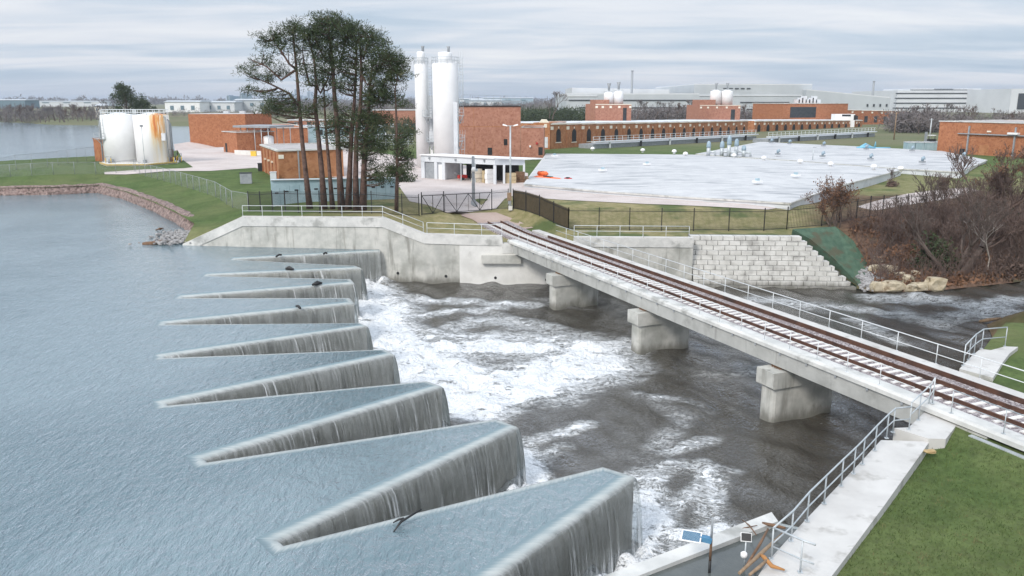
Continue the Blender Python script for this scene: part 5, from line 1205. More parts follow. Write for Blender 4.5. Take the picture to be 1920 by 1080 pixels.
# big orange brick building at the right edge
a, c = G(1756, 286), G(1990, 300); c = a + Vector((c - a).normalized()) * 42; z1 = zt(1760, 228, a.y)
root = thing('brick_warehouse', a, 'big orange brick building at the right edge behind the bare trees', 'brick building'); mb = MB(); block(mb, a, c, 24, 4, z1); mb.build('wall', BRICK, root); parapet(root, a, c, 24, z1, COPE, .4, .2)
mb = MB(); mb.prism([q.to_2d() for q in (a + Vector((.5, .6, 0)), c + Vector((-.5, .8, 0)), c + V3(back_of(a, c), 0) * 23, a + V3(back_of(a, c), 0) * 23)], z1, z1 + .08); mb.build('roof', GREYROOF, root)
wpart('ledge', PIPEG, root, a, c, 16, z1 - 2.6, 22, .2, .5)
for u in (7.4, 17.8, 28): wpart('downpipe', PIPEG, root, a, c, u, 5, .3, z1 - 5.8, .3)
wpart('door', BRICK_B, root, a, c, 11.2, 5.6, 2.2, 2.6); wpart('louvre', DARK, root, a, c, 6.2, 6.0, 1.2, 1.2); wpart('vent_pipe', CREAM, root, a, c, 12.0, z1 - 2.0, .9, .3, .2); wpart('lamp', WHITE, root, a, c, 17.6, z1 - 2.3, 2.2, .4, .9)
# grey containers, blue pipes, forklift beyond the far reservoir
CL = ['leftmost', 'second from the left', 'third from the left, the widest', 'rightmost']
for k, px in enumerate([1704, 1720, 1738, 1755]):
    q = G(px, 281); root = thing('container', q, 'pale grey container beyond the far reservoir, ' + CL[k], 'container', 'grey containers'); w_ = [14, 15, 19, 15][k] / F * q.y
    MB().box(q + UP * .9, (w_, 2.2, 1.8)).build('body', CYAN, root); MB().box(q + UP * 1.85, (w_ + .15, 2.4, .12)).build('lid', OFFW, root); MB().cyl(q + UP * 1.9, .3, .2, 8).build('cap', PIPEG, root)
q = G(1744, 272); root = thing('forklift', q, 'dark forklift parked behind the grey containers', 'forklift')
MB().box(q + UP * 1.0, (2.4, 1.4, 1.2)).build('body', DARK, root); MB().box(q + UP * 2.6, (1.9, 1.4, .15)).build('roof', WHITE, root)
for sx_ in (-.8, .8): MB().tube([q + Vector((sx_, -.6, 1.5)), q + Vector((sx_, -.6, 2.6))], .08, 5).build('roof_post', BLACKM, root); MB().tube([q + Vector((sx_, -.8, .45)), q + Vector((sx_, -.6, .45))], .45, 12).build('wheel', BLACKM, root)
MB().box(q + Vector((-1.4, 0, 1.8)), (.2, 1.2, 3.4)).build('mast', PIPEG, root)
BPL = ['leftmost', 'in the middle, upright', 'longest, lying to the right', 'short, nearest the roof edge']
for k, (p, q, h0, h1) in enumerate([((1612, 281), (1632, 280), .6, 2.2), ((1640, 279), (1641, 279), .2, 3.2), ((1622, 283), (1668, 282), .5, .6), ((1606, 284), (1640, 284), .8, 1.5)]):
    mb = MB(); mb.tube([gl(*p, h0), gl((p[0] + q[0]) / 2, (p[1] + q[1]) / 2, h0 + (h1 - h0) * .45), gl(*q, h0)], .28, 8); tag(mb.build('blue_pipe', pm('pipe_blue_%d' % k, (.16, .42, .58), (.22, .5, .66), 2, .5), origin=gl(*p, 0)), 'bright blue pipe at the back of the far reservoir, ' + BPL[k], 'pipe', 'blue pipes')
# clarifier walkways with white rails
def clarifier(label, pa, pb_, h):
    a, c = G(*pa), G(*pb_); root = thing('clarifier_walkway', a, label, 'walkway'); L = (c - a).length
    mb = MB(); block(mb, a, c, 5, 5.2, 6.0 + h * .35); mb.build('basin_wall', PIPEG, root); MB().bar(a + UP * h * .55, c + UP * h * .55, 1.4, .3).build('deck', OFFW, root); mb = MB()
    for k in range(int(L / 2.2) + 1): p = a.lerp(c, min(1, k * 2.2 / L)); mb.tube([p + UP * h * .55, p + UP * (h * .55 + 1.3)], .06, 4)
    for f in (.65, 1.3): mb.bar(a + UP * (h * .55 + f), c + UP * (h * .55 + f), .09, .09)
    mb.build('hand_rail', GALVW, root)
    for k in range(6): p = a.lerp(c, (k + .5) / 6); MB().box(p + UP * h * .27 + Vector((0, -.6, 0)), (.5, .4, h * .55)).build('support', DARK if k % 2 else GALV, root)
clarifier('long white-railed clarifier walkway in front of the left arched windows', (1112, 279), (1418, 262), 3.0)
clarifier('white-railed clarifier walkway in front of the second gallery', (1440, 268), (1640, 256), 3.0)
# grey industrial sheds and offices in the far distance
def shed(label, pl, pr, Y, yt, yb, depth, m, bands=(), ytr=None, name='warehouse', extra=None):
    a, c = D(pl, 200, Y), D(pr, 200, Y); root = thing(name, (a.x, a.y, 5), label, 'warehouse' if name == 'warehouse' else 'office'); z1 = zt(pl, yt, Y); z1r = zt(pr, ytr, Y) if ytr else z1
    mb = MB(); block(mb, a, c, depth, 3, z1, z1r); mb.build('wall', m, root); mb = MB(); nb_ = V3(back_of(a, c), 0)
    mb.hexa([V3(a, z1), V3(c, z1r), V3(c, z1r) + nb_ * depth, V3(a, z1) + nb_ * depth, V3(a, z1 + .8), V3(c, z1r + .8), V3(c, z1r + .8) + nb_ * depth, V3(a, z1 + .8) + nb_ * depth]); mb.build('roof', SIDINGL, root)
    for (x0, x1, y0, y1, mm, nm) in bands:
        p, q = D(x0, y0, Y), D(x1, y0, Y); zb_ = zt(x0, y1, Y); mb = MB(); block(mb, p - Vector((0, .5, 0)), q - Vector((0, .5, 0)), 1, zb_, p.z); mb.build(nm, mm, root)
    return root
shed('long grey warehouse with dark window bands behind the left brick tower', 1062, 1310, 640, 177, 215, 160, SIDING, [(1066, 1308, 187, 189, GLASS, 'window_band'), (1085, 1306, 201, 203, GLASS, 'window_band'), (1064, 1120, 178.5, 181, SIDINGL, 'fascia')])
shed('low pale upper hall on the roof line behind the left warehouse', 1072, 1298, 810, 166, 200, 100, SIDINGL, ytr=170)
shed('tallest grey warehouse block behind the right brick tower', 1300, 1520, 700, 159, 215, 190, SIDING, [(1300, 1520, 178, 180, SIDINGL, 'fascia'), (1388, 1480, 191, 193, GLASS, 'window_band'), (1400, 1470, 204, 206, GLASS, 'window_band')] + [(1356 + 11 * k, 1363 + 11 * k, 165, 167, GLASS, 'window') for k in range(5)])
shed('grey warehouse wing with white sloping roof right of the tallest block', 1510, 1668, 690, 169, 215, 150, SIDING, [(1625 + 12 * k, 1628 + 12 * k, 195, 200, GLASS, 'window') for k in range(4)], ytr=184)
shed('wide pale office building with long dark window bands at the right', 1680, 1893, 900, 171, 215, 120, SIDINGL, [(1680 - 2 * k, 1893 - 2 * k, 174 + 9.2 * k, 176 + 9.2 * k, GLASS, 'window_band') for k in range(4)], name='office_block')
shed('thin pale upper storey set back on top of the wide office building', 1707, 1835, 905, 167.5, 172, 70, SIDINGL, [(1707, 1835, 168, 169.2, GLASS, 'window_band'), (1752, 1787, 166, 167.4, PIPEG, 'roof_unit')], name='office_block')
shed('pale tower with a dark window at the right edge of the skyline', 1893, 1990, 820, 168, 215, 80, SIDINGL, [(1910, 1960, 175, 205, GLASS, 'window')], name='office_block')
for k, (px, yt_, yb_, Y, lb) in enumerate([(1184.5, 132, 170, 720, 'tall grey chimney above the left warehouse'), (1636, 152, 182, 760, 'slim grey chimney above the sloping warehouse wing')]):
    q = D(px, yb_, Y); zz_ = zt(px, yt_, Y); root = thing('chimney', V3(q, q.z - 8), lb, 'chimney'); MB().tube([V3(q, q.z - 20), V3(q, zz_)], [1.1, .9], 10).build('stack', PIPEG, root); MB().tube([V3(q, zz_ - .8), V3(q, zz_)], 1.15, 10).build('collar', PIPEG, root)
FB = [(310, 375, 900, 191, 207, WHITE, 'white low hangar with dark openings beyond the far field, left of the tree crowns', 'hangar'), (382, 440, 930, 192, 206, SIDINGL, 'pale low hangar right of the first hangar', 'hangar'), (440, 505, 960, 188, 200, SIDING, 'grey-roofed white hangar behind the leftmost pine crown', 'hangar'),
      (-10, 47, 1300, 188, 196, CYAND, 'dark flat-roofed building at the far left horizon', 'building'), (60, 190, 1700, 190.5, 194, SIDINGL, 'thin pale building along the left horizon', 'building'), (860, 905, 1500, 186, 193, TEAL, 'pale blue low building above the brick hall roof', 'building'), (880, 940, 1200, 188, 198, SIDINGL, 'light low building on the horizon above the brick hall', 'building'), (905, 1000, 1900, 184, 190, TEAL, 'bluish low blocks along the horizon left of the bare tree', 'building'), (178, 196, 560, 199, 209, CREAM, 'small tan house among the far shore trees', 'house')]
for (pl, pr, Y, yt_, yb_, m, lb, ct) in FB:
    a, c = D(pl, yb_, Y), D(pr, yb_, Y); root = thing('far_' + ct, (a.x, a.y, 5), lb, ct); z1 = zt(pl, yt_, Y); mb = MB(); block(mb, a, c, 40, 2, z1); mb.build('wall', m, root)
    mb = MB(); L = (c - a).length; nb_ = Vector((0, 1, 0)); r0, r1 = V3(a - Vector((1, 1, 0)), z1), V3(c + Vector((1, -1, 0)), z1); mb.hexa([r0, r1, r1 + nb_ * 42, r0 + nb_ * 42, r0 + Vector((1, 8, 1.6)), r1 + Vector((-1, 8, 1.6)), r1 + Vector((-1, 34, 1.6)), r0 + Vector((1, 34, 1.6))]); mb.build('roof', SIDING, root)
    for k in range(3): wpart('opening', CYAND, root, a, c, L * (.2 + .3 * k), a.z + .5 if a.z > 2 else 4, L * .1, max(1, (z1 - a.z) * .5), .3)
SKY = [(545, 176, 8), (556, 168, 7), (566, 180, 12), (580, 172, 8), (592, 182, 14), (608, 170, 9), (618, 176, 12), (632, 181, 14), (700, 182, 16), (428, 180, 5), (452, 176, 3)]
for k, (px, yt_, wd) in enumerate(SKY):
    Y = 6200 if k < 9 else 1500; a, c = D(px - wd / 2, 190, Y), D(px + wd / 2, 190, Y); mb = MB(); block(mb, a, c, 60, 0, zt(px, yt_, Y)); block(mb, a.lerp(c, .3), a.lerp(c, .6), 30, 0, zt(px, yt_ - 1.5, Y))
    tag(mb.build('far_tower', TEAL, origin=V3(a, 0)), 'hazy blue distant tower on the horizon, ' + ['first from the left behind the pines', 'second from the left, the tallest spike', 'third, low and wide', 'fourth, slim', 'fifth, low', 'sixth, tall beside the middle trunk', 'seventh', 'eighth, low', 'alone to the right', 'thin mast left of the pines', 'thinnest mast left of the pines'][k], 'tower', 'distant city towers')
# mid-distance low brick and pipe works seen between the pines and the silos
for k, (pl, pr, yb_, yt_, m, lb) in enumerate([(560, 700, 262, 238, CYAN, 'pale blue pipe-works shed between the pine trunks'), (700, 782, 243, 207, BRICK_P, 'brick building behind the separate slim pine, left of the silos'), (540, 690, 240, 226, BRICK_P, 'low reddish building far behind the pine trunks')]):
    a, c = G(pl, yb_), G(pr, yb_); c = Vector((c.x, a.y + 2, c.z)); root = thing('works_shed', a, lb, 'shed'); z1 = zt(pl, yt_, a.y); mb = MB(); block(mb, a, c, 12, 4, z1); mb.build('wall', m, root); parapet(root, a, c, 12, z1, OFFW, .5, .3); L = (c - a).length
    for j in range(6): wpart('window', GLASS if j % 2 else GALV, root, a, c, L * (.1 + .16 * j), 6.8, 1.6, 1.6, .1)
root = thing('pipe_rack', G(650, 290), 'tangle of white pipes on a steel rack behind the pine trunks', 'pipe rack')
a, c = G(600, 287), G(775, 279); mb = MB(); rs = random.Random(4)
for k in range(5): MB().tube([a.lerp(c, 0) + UP * (1.2 + .6 * k), a.lerp(c, 1) + UP * (1.2 + .6 * k)], .13, 6).build('pipe', GALVW if k % 2 else OFFW, root)
for k in range(12): p = a.lerp(c, (k + .3) / 12); MB().tube([p, p + UP * rs.uniform(3, 4.5)], .12, 5).build('rack_post', OFFW, root)
# ------------------------------------------------------------------ trees and other plants
def tufts(mb, c, r, n, ln, wd, rs, flat=.75):
    """needle tufts: thin leaf faces spread through a small volume"""
    c = Vector(c)
    for _ in range(n):
        d = Vector((rs.gauss(0, 1), rs.gauss(0, 1), rs.gauss(0, 1))).normalized(); p = c + Vector((d.x, d.y, d.z * flat)) * r * rs.uniform(.1, 1) ** .6
        e = (d + Vector((rs.gauss(0, .5), rs.gauss(0, .5), rs.gauss(.15, .5)))).normalized(); s_ = e.cross(Vector((rs.gauss(0, 1), rs.gauss(0, 1), rs.gauss(0, 1)))).normalized() * wd * rs.uniform(.7, 1.3) / 2
        l_ = ln * rs.uniform(.6, 1.3); i = len(mb.v); mb.v += [p - s_, p + s_, p + s_ * .6 + e * l_, p - s_ * .6 + e * l_]; mb.face((i, i + 1, i + 2, i + 3))
def curve(a, c, sag, k=5):
    a, c = Vector(a), Vector(c); return [a.lerp(c, i / k) + UP * sag * math.sin(math.pi * i / k) for i in range(k + 1)]
def pine(label, base, trunk, clumps, seed, r0=.32, dens=1.0, forks=(), leafm=None, tr=.62):
    """trunk: (px, py) way points above the base; clumps: (px, py, rx, ry, count) ellipses of tufts in the crown"""
    rs = random.Random(seed); q = G(*base); Y = q.y; pts = [q - UP * .3] + [D(px, py, Y) + Vector((0, rs.uniform(-.3, .3), 0)) for px, py in trunk]
    root = thing('pine_tree', q, label, 'pine tree', 'pines by the river gate'); H = len(pts); tk = MB(); tk.tube(pts, [r0 * (1.25 if i == 0 else 1 - .8 * i / (H - 1)) for i in range(H)], 8)
    limbs = [pts]
    for fk in forks:
        fp = [D(px, py, Y) + Vector((0, rs.uniform(-.8, .8), 0)) for px, py in fk]; st_ = min(pts, key=lambda p: (p - fp[0]).length); fp = [st_] + fp; tk.tube(fp, [r0 * (.5 - .36 * i / (len(fp) - 1)) for i in range(len(fp))], 6); limbs.append(fp)
    br = MB(); cr = MB(); allp = [p for l in limbs for p in densify(l, .5)]
    for (cx, cy, rx, ry, n) in clumps:
        for _ in range(int(n * dens * 1.05)):
            a = rs.uniform(0, 6.283); u = math.sqrt(rs.random()); c = D(cx + rx * u * math.cos(a), cy + ry * u * math.sin(a), Y) + Vector((0, rs.gauss(0, 1.3), 0))
            cand = [p for p in allp if p.z < c.z + .3 and p.z > q.z + 2] or allp
            st_ = min(cand, key=lambda p: (p - c).length + .25 * abs((p.z + 1.2) - c.z)); 
            if rs.random() < .75: tk.tube(curve(st_, c, -.12 * (c - st_).length * rs.uniform(.2, 1), 4), [.07, .055, .045, .03, .015], 4, cap=False)
            s_ = tr * rs.uniform(.6, 1.25); tufts(cr, c, s_, int(34 * rs.uniform(.7, 1.3)), .34, .055, rs)
            for _ in range(rs.randint(0, 2)): c2 = c + Vector((rs.gauss(0, .6), rs.gauss(0, .6), rs.gauss(0, .35))); tufts(cr, c2, s_ * .6, 16, .3, .05, rs)
    tk.build('trunk', BARK, root); cr.build('crown', leafm or NEEDLE, root); return root
pine('leaning pine at the left of the grove with far-reaching left limbs', (581, 391), [(574, 330), (567, 270), (560, 200), (556, 130), (552, 90), (548, 55)],
     [(495, 130, 40, 22, 34), (512, 72, 22, 14, 18), (548, 60, 26, 16, 26), (535, 95, 40, 22, 18), (480, 168, 22, 8, 8), (530, 190, 40, 16, 26), (505, 205, 30, 8, 10)], 11, forks=[[(530, 150), (500, 125), (470, 112)], [(540, 175), (515, 160), (490, 150)], [(545, 120), (525, 95), (510, 75)]])
pine('forked pine, second trunk from the left of the grove', (608, 392), [(604, 330), (597, 260), (590, 195), (594, 160), (590, 110), (580, 75)],
     [(575, 75, 24, 20, 26), (600, 100, 24, 20, 16), (592, 145, 30, 16, 14), (570, 120, 22, 14, 10), (560, 205, 36, 12, 16)], 12, .34, forks=[[(602, 175), (612, 150), (618, 120)], [(580, 160), (570, 120), (566, 95)]])
pine('thinner dark pine, third trunk from the left of the grove', (624, 392), [(619, 330), (612, 260), (608, 200), (606, 150)], [(610, 150, 20, 16, 10), (620, 235, 26, 14, 12), (606, 185, 24, 10, 8)], 13, .26)
pine('tallest reddish pine in the middle of the grove with the highest crown', (641, 393), [(637, 320), (632, 240), (626, 170), (622, 110), (618, 65), (612, 36)],
     [(610, 40, 34, 16, 46), (600, 58, 32, 16, 32), (632, 62, 30, 20, 34), (625, 95, 34, 24, 34), (620, 130, 26, 16, 18), (650, 50, 18, 14, 14)], 14, .36, forks=[[(636, 120), (645, 85), (648, 60)], [(612, 115), (598, 90), (588, 66)]])
pine('dark upright pine right of the tallest one', (652, 393), [(655, 320), (660, 250), (664, 190), (668, 130), (668, 80)], [(668, 62, 24, 18, 26), (662, 100, 26, 20, 22), (655, 135, 24, 22, 28), (645, 215, 30, 18, 22), (640, 255, 24, 22, 20), (650, 160, 22, 16, 14)], 15, .34)
pine('pine with a wide right crown and drooping lower boughs', (668, 394), [(667, 330), (668, 260), (676, 200), (678, 140), (676, 95), (672, 70)],
     [(690, 70, 24, 18, 22), (706, 92, 28, 20, 26), (720, 110, 26, 18, 22), (700, 130, 26, 16, 18), (690, 240, 26, 22, 30), (705, 270, 28, 18, 22), (700, 180, 28, 14, 18)], 16, .34, forks=[[(690, 160), (705, 135), (722, 118)], [(682, 110), (690, 85), (695, 70)]])
pine('thick dark pine at the right end of the grove trunks', (680, 394), [(682, 330), (684, 270), (690, 220), (694, 160), (700, 110)], [(722, 140, 30, 24, 24), (735, 110, 20, 16, 16), (712, 165, 24, 16, 18), (708, 180, 30, 18, 22), (700, 225, 30, 18, 34), (730, 180, 22, 16, 12), (690, 280, 24, 20, 26), (706, 318, 26, 18, 22), (720, 335, 16, 12, 10)], 17, .38, forks=[[(705, 190), (722, 150), (735, 115)]])
pine('slim separate pine standing apart between the lockers and the gate', (743, 397), [(745, 330), (744, 270), (743, 210), (741, 170), (746, 140)],
     [(745, 122, 16, 18, 16), (758, 138, 10, 14, 8), (735, 150, 12, 12, 8), (755, 190, 10, 10, 6), (745, 270, 24, 12, 14), (740, 262, 24, 10, 10), (750, 300, 20, 14, 18), (752, 318, 24, 9, 18), (762, 250, 12, 8, 6)], 18, .2, tr=.5)

def grow(rs, mbT, mbC, p, d, L, r, depth, maxd, spread=.55, up=.12, kids=(2, 3), thin=.01, crown_from=2):
    """recursive bare branching"""
    k = 3; pts = [p]; dd = d.copy()
    for i in range(k):
        dd = (dd + Vector((rs.gauss(0, .12), rs.gauss(0, .12), rs.gauss(up * .4, .08)))).normalized(); pts.append(pts[-1] + dd * L / k)
    r2 = max(thin, r * .62); tgt = mbT if depth < crown_from else mbC
    tgt.tube(pts, [r + (r2 - r) * i / k for i in range(k + 1)], 6 if depth < 2 else 3, cap=depth == maxd, smooth=depth < 2)
    if depth >= maxd: return pts[-1]
    for j in range(rs.randint(*kids)):
        t = rs.uniform(.45, 1) if j else 1.0; st_ = pts[-1] if j == 0 else pts[min(k, max(1, round(t * k)))]
        ax = Vector((rs.gauss(0, 1), rs.gauss(0, 1), rs.gauss(0, .6))).normalized(); nd = (dd + ax * spread * rs.uniform(.6, 1.4) + UP * up).normalized()
        grow(rs, mbT, mbC, st_, nd, L * rs.uniform(.6, .86), r2 * (1 if j == 0 else .8), depth + 1, maxd, spread, up, kids, thin, crown_from)
def bare_tree(name, label, base, H, seed, r=None, lean=(0, 0), maxd=6, stems=1, mats=(BARKG, BARKG), spread=.5, kids=(2, 3), leaves=None, group=None, thin=.012, up=.12, cat='bare tree'):
    rs = random.Random(seed); base = Vector(base); root = thing(name, base, label, cat, group); t, c = MB(), MB(); L0 = H * .27; r = r or H * .022
    for s in range(stems):
        d = Vector((lean[0] + (rs.gauss(0, .28) if stems > 1 else 0), lean[1] + (rs.gauss(0, .2) if stems > 1 else 0), 1)).normalized()
        grow(rs, t, c, base + Vector((rs.gauss(0, .15) * (stems > 1), rs.gauss(0, .15) * (stems > 1), -.2)), d, L0, r, 0, maxd, spread, up, kids, thin)
    # bring the tree to its height
    top = max(v.z for v in t.v + c.v) - base.z; k = H / top
    for m_ in (t, c): m_.v = [base + (v - base) * k for v in m_.v]
    t.build('trunk', mats[0], root); co = c.build('crown', mats[1], root)
    if leaves:
        lm = MB(); tips_ = c.v; n_ = leaves[0]
        for _ in range(n_): tufts(lm, tips_[rs.randrange(len(tips_))], .3, 2, .16, .12, rs, 1)
        lm.build('foliage', leaves[1], root)
    return root
def hz(px, py_base, py_top, f=zA): q = G(px, py_base, f); return q, zt(px, py_top, q.y) - q.z
# bare trees of the river bank on the right
q, h = hz(1565, 448, 332); bare_tree('bare_tree', 'small multi-stemmed tree with dry tan leaves just right of the green slope mat', q, h, 21, .10, maxd=6, stems=5, leaves=(900, DEADLEAF), mats=(BARKG, BARKR), spread=.45)
q, h = hz(1800, 518, 272); bare_tree('bare_tree', 'large dark leaning bare tree by the water with wide crown above the brush', q, h, 22, .34, lean=(.12, 0), maxd=8, spread=.62, kids=(2, 3), mats=(BARKG, BARKR), thin=.016)
q, h = hz(1788, 515, 330); bare_tree('bare_tree', 'dark bare tree with twin stems left of the large leaning one', q, h, 23, .2, lean=(-.25, 0), maxd=7, stems=2, mats=(BARKG, BARKG), spread=.5)
q, h = hz(1740, 468, 318); bare_tree('bare_tree', 'slender bare tree rising in front of the right access road', q, h, 24, .09, lean=(-.15, 0), maxd=6, spread=.45)
q, h = hz(1895, 470, 262); bare_tree('bare_tree', 'tall reddish vine-wrapped bare tree at the right edge of the photo', q, h, 25, .4, maxd=8, spread=.5, mats=(BARKR, BARKR), leaves=(700, DEADLEAF), thin=.016)
q, h = hz(1850, 520, 408); bare_tree('bare_sapling', 'pale-barked sapling forking low in front of the dark brush', q, h, 26, .06, maxd=4, spread=.55, mats=(BARKW, BARKW), kids=(2, 2))
q, h = hz(1860, 455, 300); bare_tree('bare_tree', 'thorny dark bare tree between the leaning tree and the vine-wrapped tree', q, h, 27, .22, maxd=7, spread=.6, mats=(BARKG, BARKR), stems=2)
q, h = hz(1655, 440, 372); bare_tree('bare_sapling', 'thin reddish sapling in front of the uphill iron fence', q, h, 28, .05, maxd=5, stems=3, mats=(BARKR, BARKR))
q, h = hz(1700, 425, 345); bare_tree('bare_sapling', 'thin grey sapling left of the slender bare tree', q, h, 29, .05, maxd=5, stems=2)
q, h = hz(1910, 515, 380); bare_tree('bare_tree', 'grey bare tree low at the right edge beside the water', q, h, 30, .12, lean=(.1, 0), maxd=7, stems=3, mats=(BARKG, BARKR))
q, h = hz(1670, 345, 312); bare_tree('bare_sapling', 'faint bare sapling against the side wall of the near reservoir', q, h, 31, .05, maxd=5, stems=2)
q, h = hz(1775, 430, 310); bare_tree('bare_tree', 'bare tree with dense fine twigs right behind the large leaning tree', q, h, 33, .16, maxd=8, spread=.55, mats=(BARKG, BARKR), stems=2, thin=.013)
rs0 = random.Random(140)
for k, (px, py, yt_) in enumerate([(1630, 470, 425), (1665, 470, 400), (1690, 455, 385), (1725, 480, 400), (1760, 470, 370), (1810, 450, 345), (1835, 480, 380), (1870, 500, 415), (1885, 440, 320), (1905, 490, 390), (1925, 460, 340), (1845, 430, 330), (1730, 440, 385), (1780, 500, 420), (1925, 520, 430)]):
    q, h = hz(px, py, yt_ - 14); bare_tree('bare_shrub', 'bare mauve-twigged shrub in the thicket on the right river slope', q, h, 150 + k, .05, maxd=6, stems=4, mats=(BARKG, BARKR), spread=.5, group='thicket on the river slope', cat='bare shrub', kids=(2, 3), thin=.012)
# leafy and dry bushes
def bush(name, label, c, size, n, m, seed, ln=.22, wd=.12, stem=BARKG):
    rs = random.Random(seed); c = Vector(c); root = thing(name, c, label, 'bush'); mb = MB(); st_ = MB()
    for _ in range(n):
        a = Vector((rs.gauss(0, 1), rs.gauss(0, 1), abs(rs.gauss(0, 1)))).normalized(); k = rs.uniform(.35, 1) * (1 + .25 * math.sin(3 * a.x + seed) * math.cos(4 * a.y)); p = c + Vector((a.x * size[0], a.y * size[1], a.z * size[2])) * k; tufts(mb, p, .22, 4, ln, wd, rs, 1)
        if rs.random() < .12: st_.tube([c, c.lerp(p, .5) + UP * .1, p], [.03, .02, .01], 3, cap=False)
    st_.build('stems', stem, root); mb.build('foliage', m, root); return root
bush('evergreen_bush', 'dark green cedar bush at the water edge above the boulders', G(1752, 510), (1.9, 1.6, 3.0), 520, LEAF, 41)
bush('dry_bush', 'reddish brown bush right above the boulders', G(1690, 500), (1.7, 1.3, 1.9), 320, DEADLEAF, 42)
bush('dry_bush', 'low dry bush at the foot of the dry-leaved tree', G(1605, 470), (1.5, 1.2, 1.3), 220, DEADLEAF, 43)
bush('evergreen_bush', 'dark evergreen bush deep in the right brush', G(1880, 440), (2.2, 1.6, 2.6), 320, LEAF, 44)
bush('evergreen_bush', 'dark rounded shrub at the foot of the slim separate pine', G(752, 341), (2.6, 2, 2.4), 420, LEAF, 45)
bush('dry_bush', 'small dark shrub against the side wall of the near reservoir', G(1672, 350), (1.0, .8, 1.1), 120, BARKR, 46)
bush('dry_bush', 'pale dry brush at the right edge beside the water', G(1895, 520), (1.6, 1.2, 1.6), 220, BARKR, 47)
# undergrowth on the slope
rs = random.Random(51); mb = MB(); lf = MB()
for _ in range(2600):
    px, py = rs.uniform(1585, 1990), rs.uniform(408, 536)
    if py > 545 - max(0, px - 1760) * .1 - 6 or (px < 1650 and py > 415 + (px - 1575) * 2.0 - 20 and px < 1640) : continue
    q = G(px, py); h = rs.uniform(.5, 2.4) * (1.25 if px > 1760 else .9); d = Vector((rs.gauss(0, .35), rs.gauss(0, .35), 1)).normalized(); e = q + d * h
    mid_ = q + d * h * .5 + Vector((rs.gauss(0, .12), rs.gauss(0, .12), 0)); mb.tube([q - UP * .1, mid_, e], [.026, .019, .008], 3, cap=False)
    for _k in range(4):
        s_ = (q.lerp(mid_, .6) if rs.random() < .3 else mid_.lerp(e, rs.random())); mb.tube([s_, s_ + Vector((rs.gauss(0, .45), rs.gauss(0, .45), rs.uniform(.2, .8))) * h * .45], [.014, .006], 3, cap=False)
tag(mb.build('undergrowth', BARKR), kind='stuff')
for _ in range(3600):
    px, py = rs.uniform(1590, 1990), rs.uniform(412, 538)
    if px < 1640 and py > 415 + (px - 1575) * 1.6: continue
    if py > 540 - max(0, px - 1760) * .1: continue
    tufts(lf, G(px, py) + UP * rs.uniform(0, .35), .35, 3, .26, .16, rs, .5)
tag(lf.build('leaf_litter', DEADLEAF), kind='stuff')

# boulders at the water's edge
BO = [(1650, 490, 2.1, .8, .7, -.5, 'long pale slab boulder at the top of the pile'), (1655, 512, 2.6, 1.1, .9, -.45, 'largest tilted slab boulder in the middle of the pile'), (1645, 543, 1.3, 1.0, .8, 0, 'leftmost boulder at the water line'), (1676, 544, 2.3, 1.1, .95, .05, 'wide flat-topped boulder at the water line'),
      (1705, 545, 1.2, .9, .6, .1, 'low boulder right of the wide flat-topped one'), (1703, 530, 1.2, .9, .8, -.3, 'tan boulder behind the low one'), (1724, 543, 1.1, .9, .75, .2, 'squat boulder near the right end of the pile'), (1718, 519, 1.0, .8, .7, .4, 'pinkish boulder highest on the right of the pile'),
      (1752, 542, 1.75, 1.1, 1.2, .1, 'big square boulder standing apart at the right'), (1687, 520, .9, .7, .6, .2, 'small brown boulder between the slab and the pinkish one')]
for k, (px, py, a, b_, c_, rz, lb) in enumerate(BO):
    q = G(px, py); mb = MB(); mb.blob(q + UP * c_ * .32, (a * .84, b_ * .84, c_ * .84), 60 + k, 2, .30, rz); tag(mb.build('boulder', STONE, origin=q), lb, 'boulder', 'boulders at the river edge')
mb = MB(); rs = random.Random(8)
for k in range(260): q = G(rs.gauss(1632, 10), rs.gauss(527, 8)); s_ = rs.uniform(.12, .3); mb.blob(q + UP * .08, (s_, s_, s_), k, 1, .2)
tag(mb.build('riprap', RIPRAP), kind='stuff')
q = P(1848, 601, .15); log('drift_log', 'orange-brown log stranded on the far right bank', [P(1836, 603, .15), P(1852, 600, .3), P(1876, 597, .3)], [.12, .16, .1], WOODP)
# debris lodged on the weir crest
log('drift_branch', 'forked black branch caught on the nearest long weir crest', [P(738, 997, 3.2), P(752, 978, 3.4), P(790, 955, 3.5)], [.02, .05, .03], BLACKM)
MBb = MB(); MBb.tube([P(737, 980, 3.25), P(748, 974, 3.35), P(757, 972, 3.42)], [.02, .04, .04], 6); ob_ = MBb.build('twig', BLACKM, bpy.data.objects['drift_branch.001'])
for k, (p, q, lb) in enumerate([((586, 534), (604, 531), 'dark clump of debris on the third weir crest from the far wall'), ((535, 504), (550, 505), 'short dark log on the second weir crest from the far wall'), ((518, 481), (528, 478), 'small dark stick on the farthest weir crest, left'), ((607, 476), (613, 475), 'small dark stick on the farthest weir crest, right'), ((556, 574), (563, 578), 'little twig on the fourth weir crest from the far wall')]):
    log('drift_branch', lb, [P(*p, 3.3), P((p[0] + q[0]) / 2, (p[1] + q[1]) / 2 - 2, 3.35), P(*q, 3.3)], [.09, .2 if k < 2 else .1, .08], BLACKM)
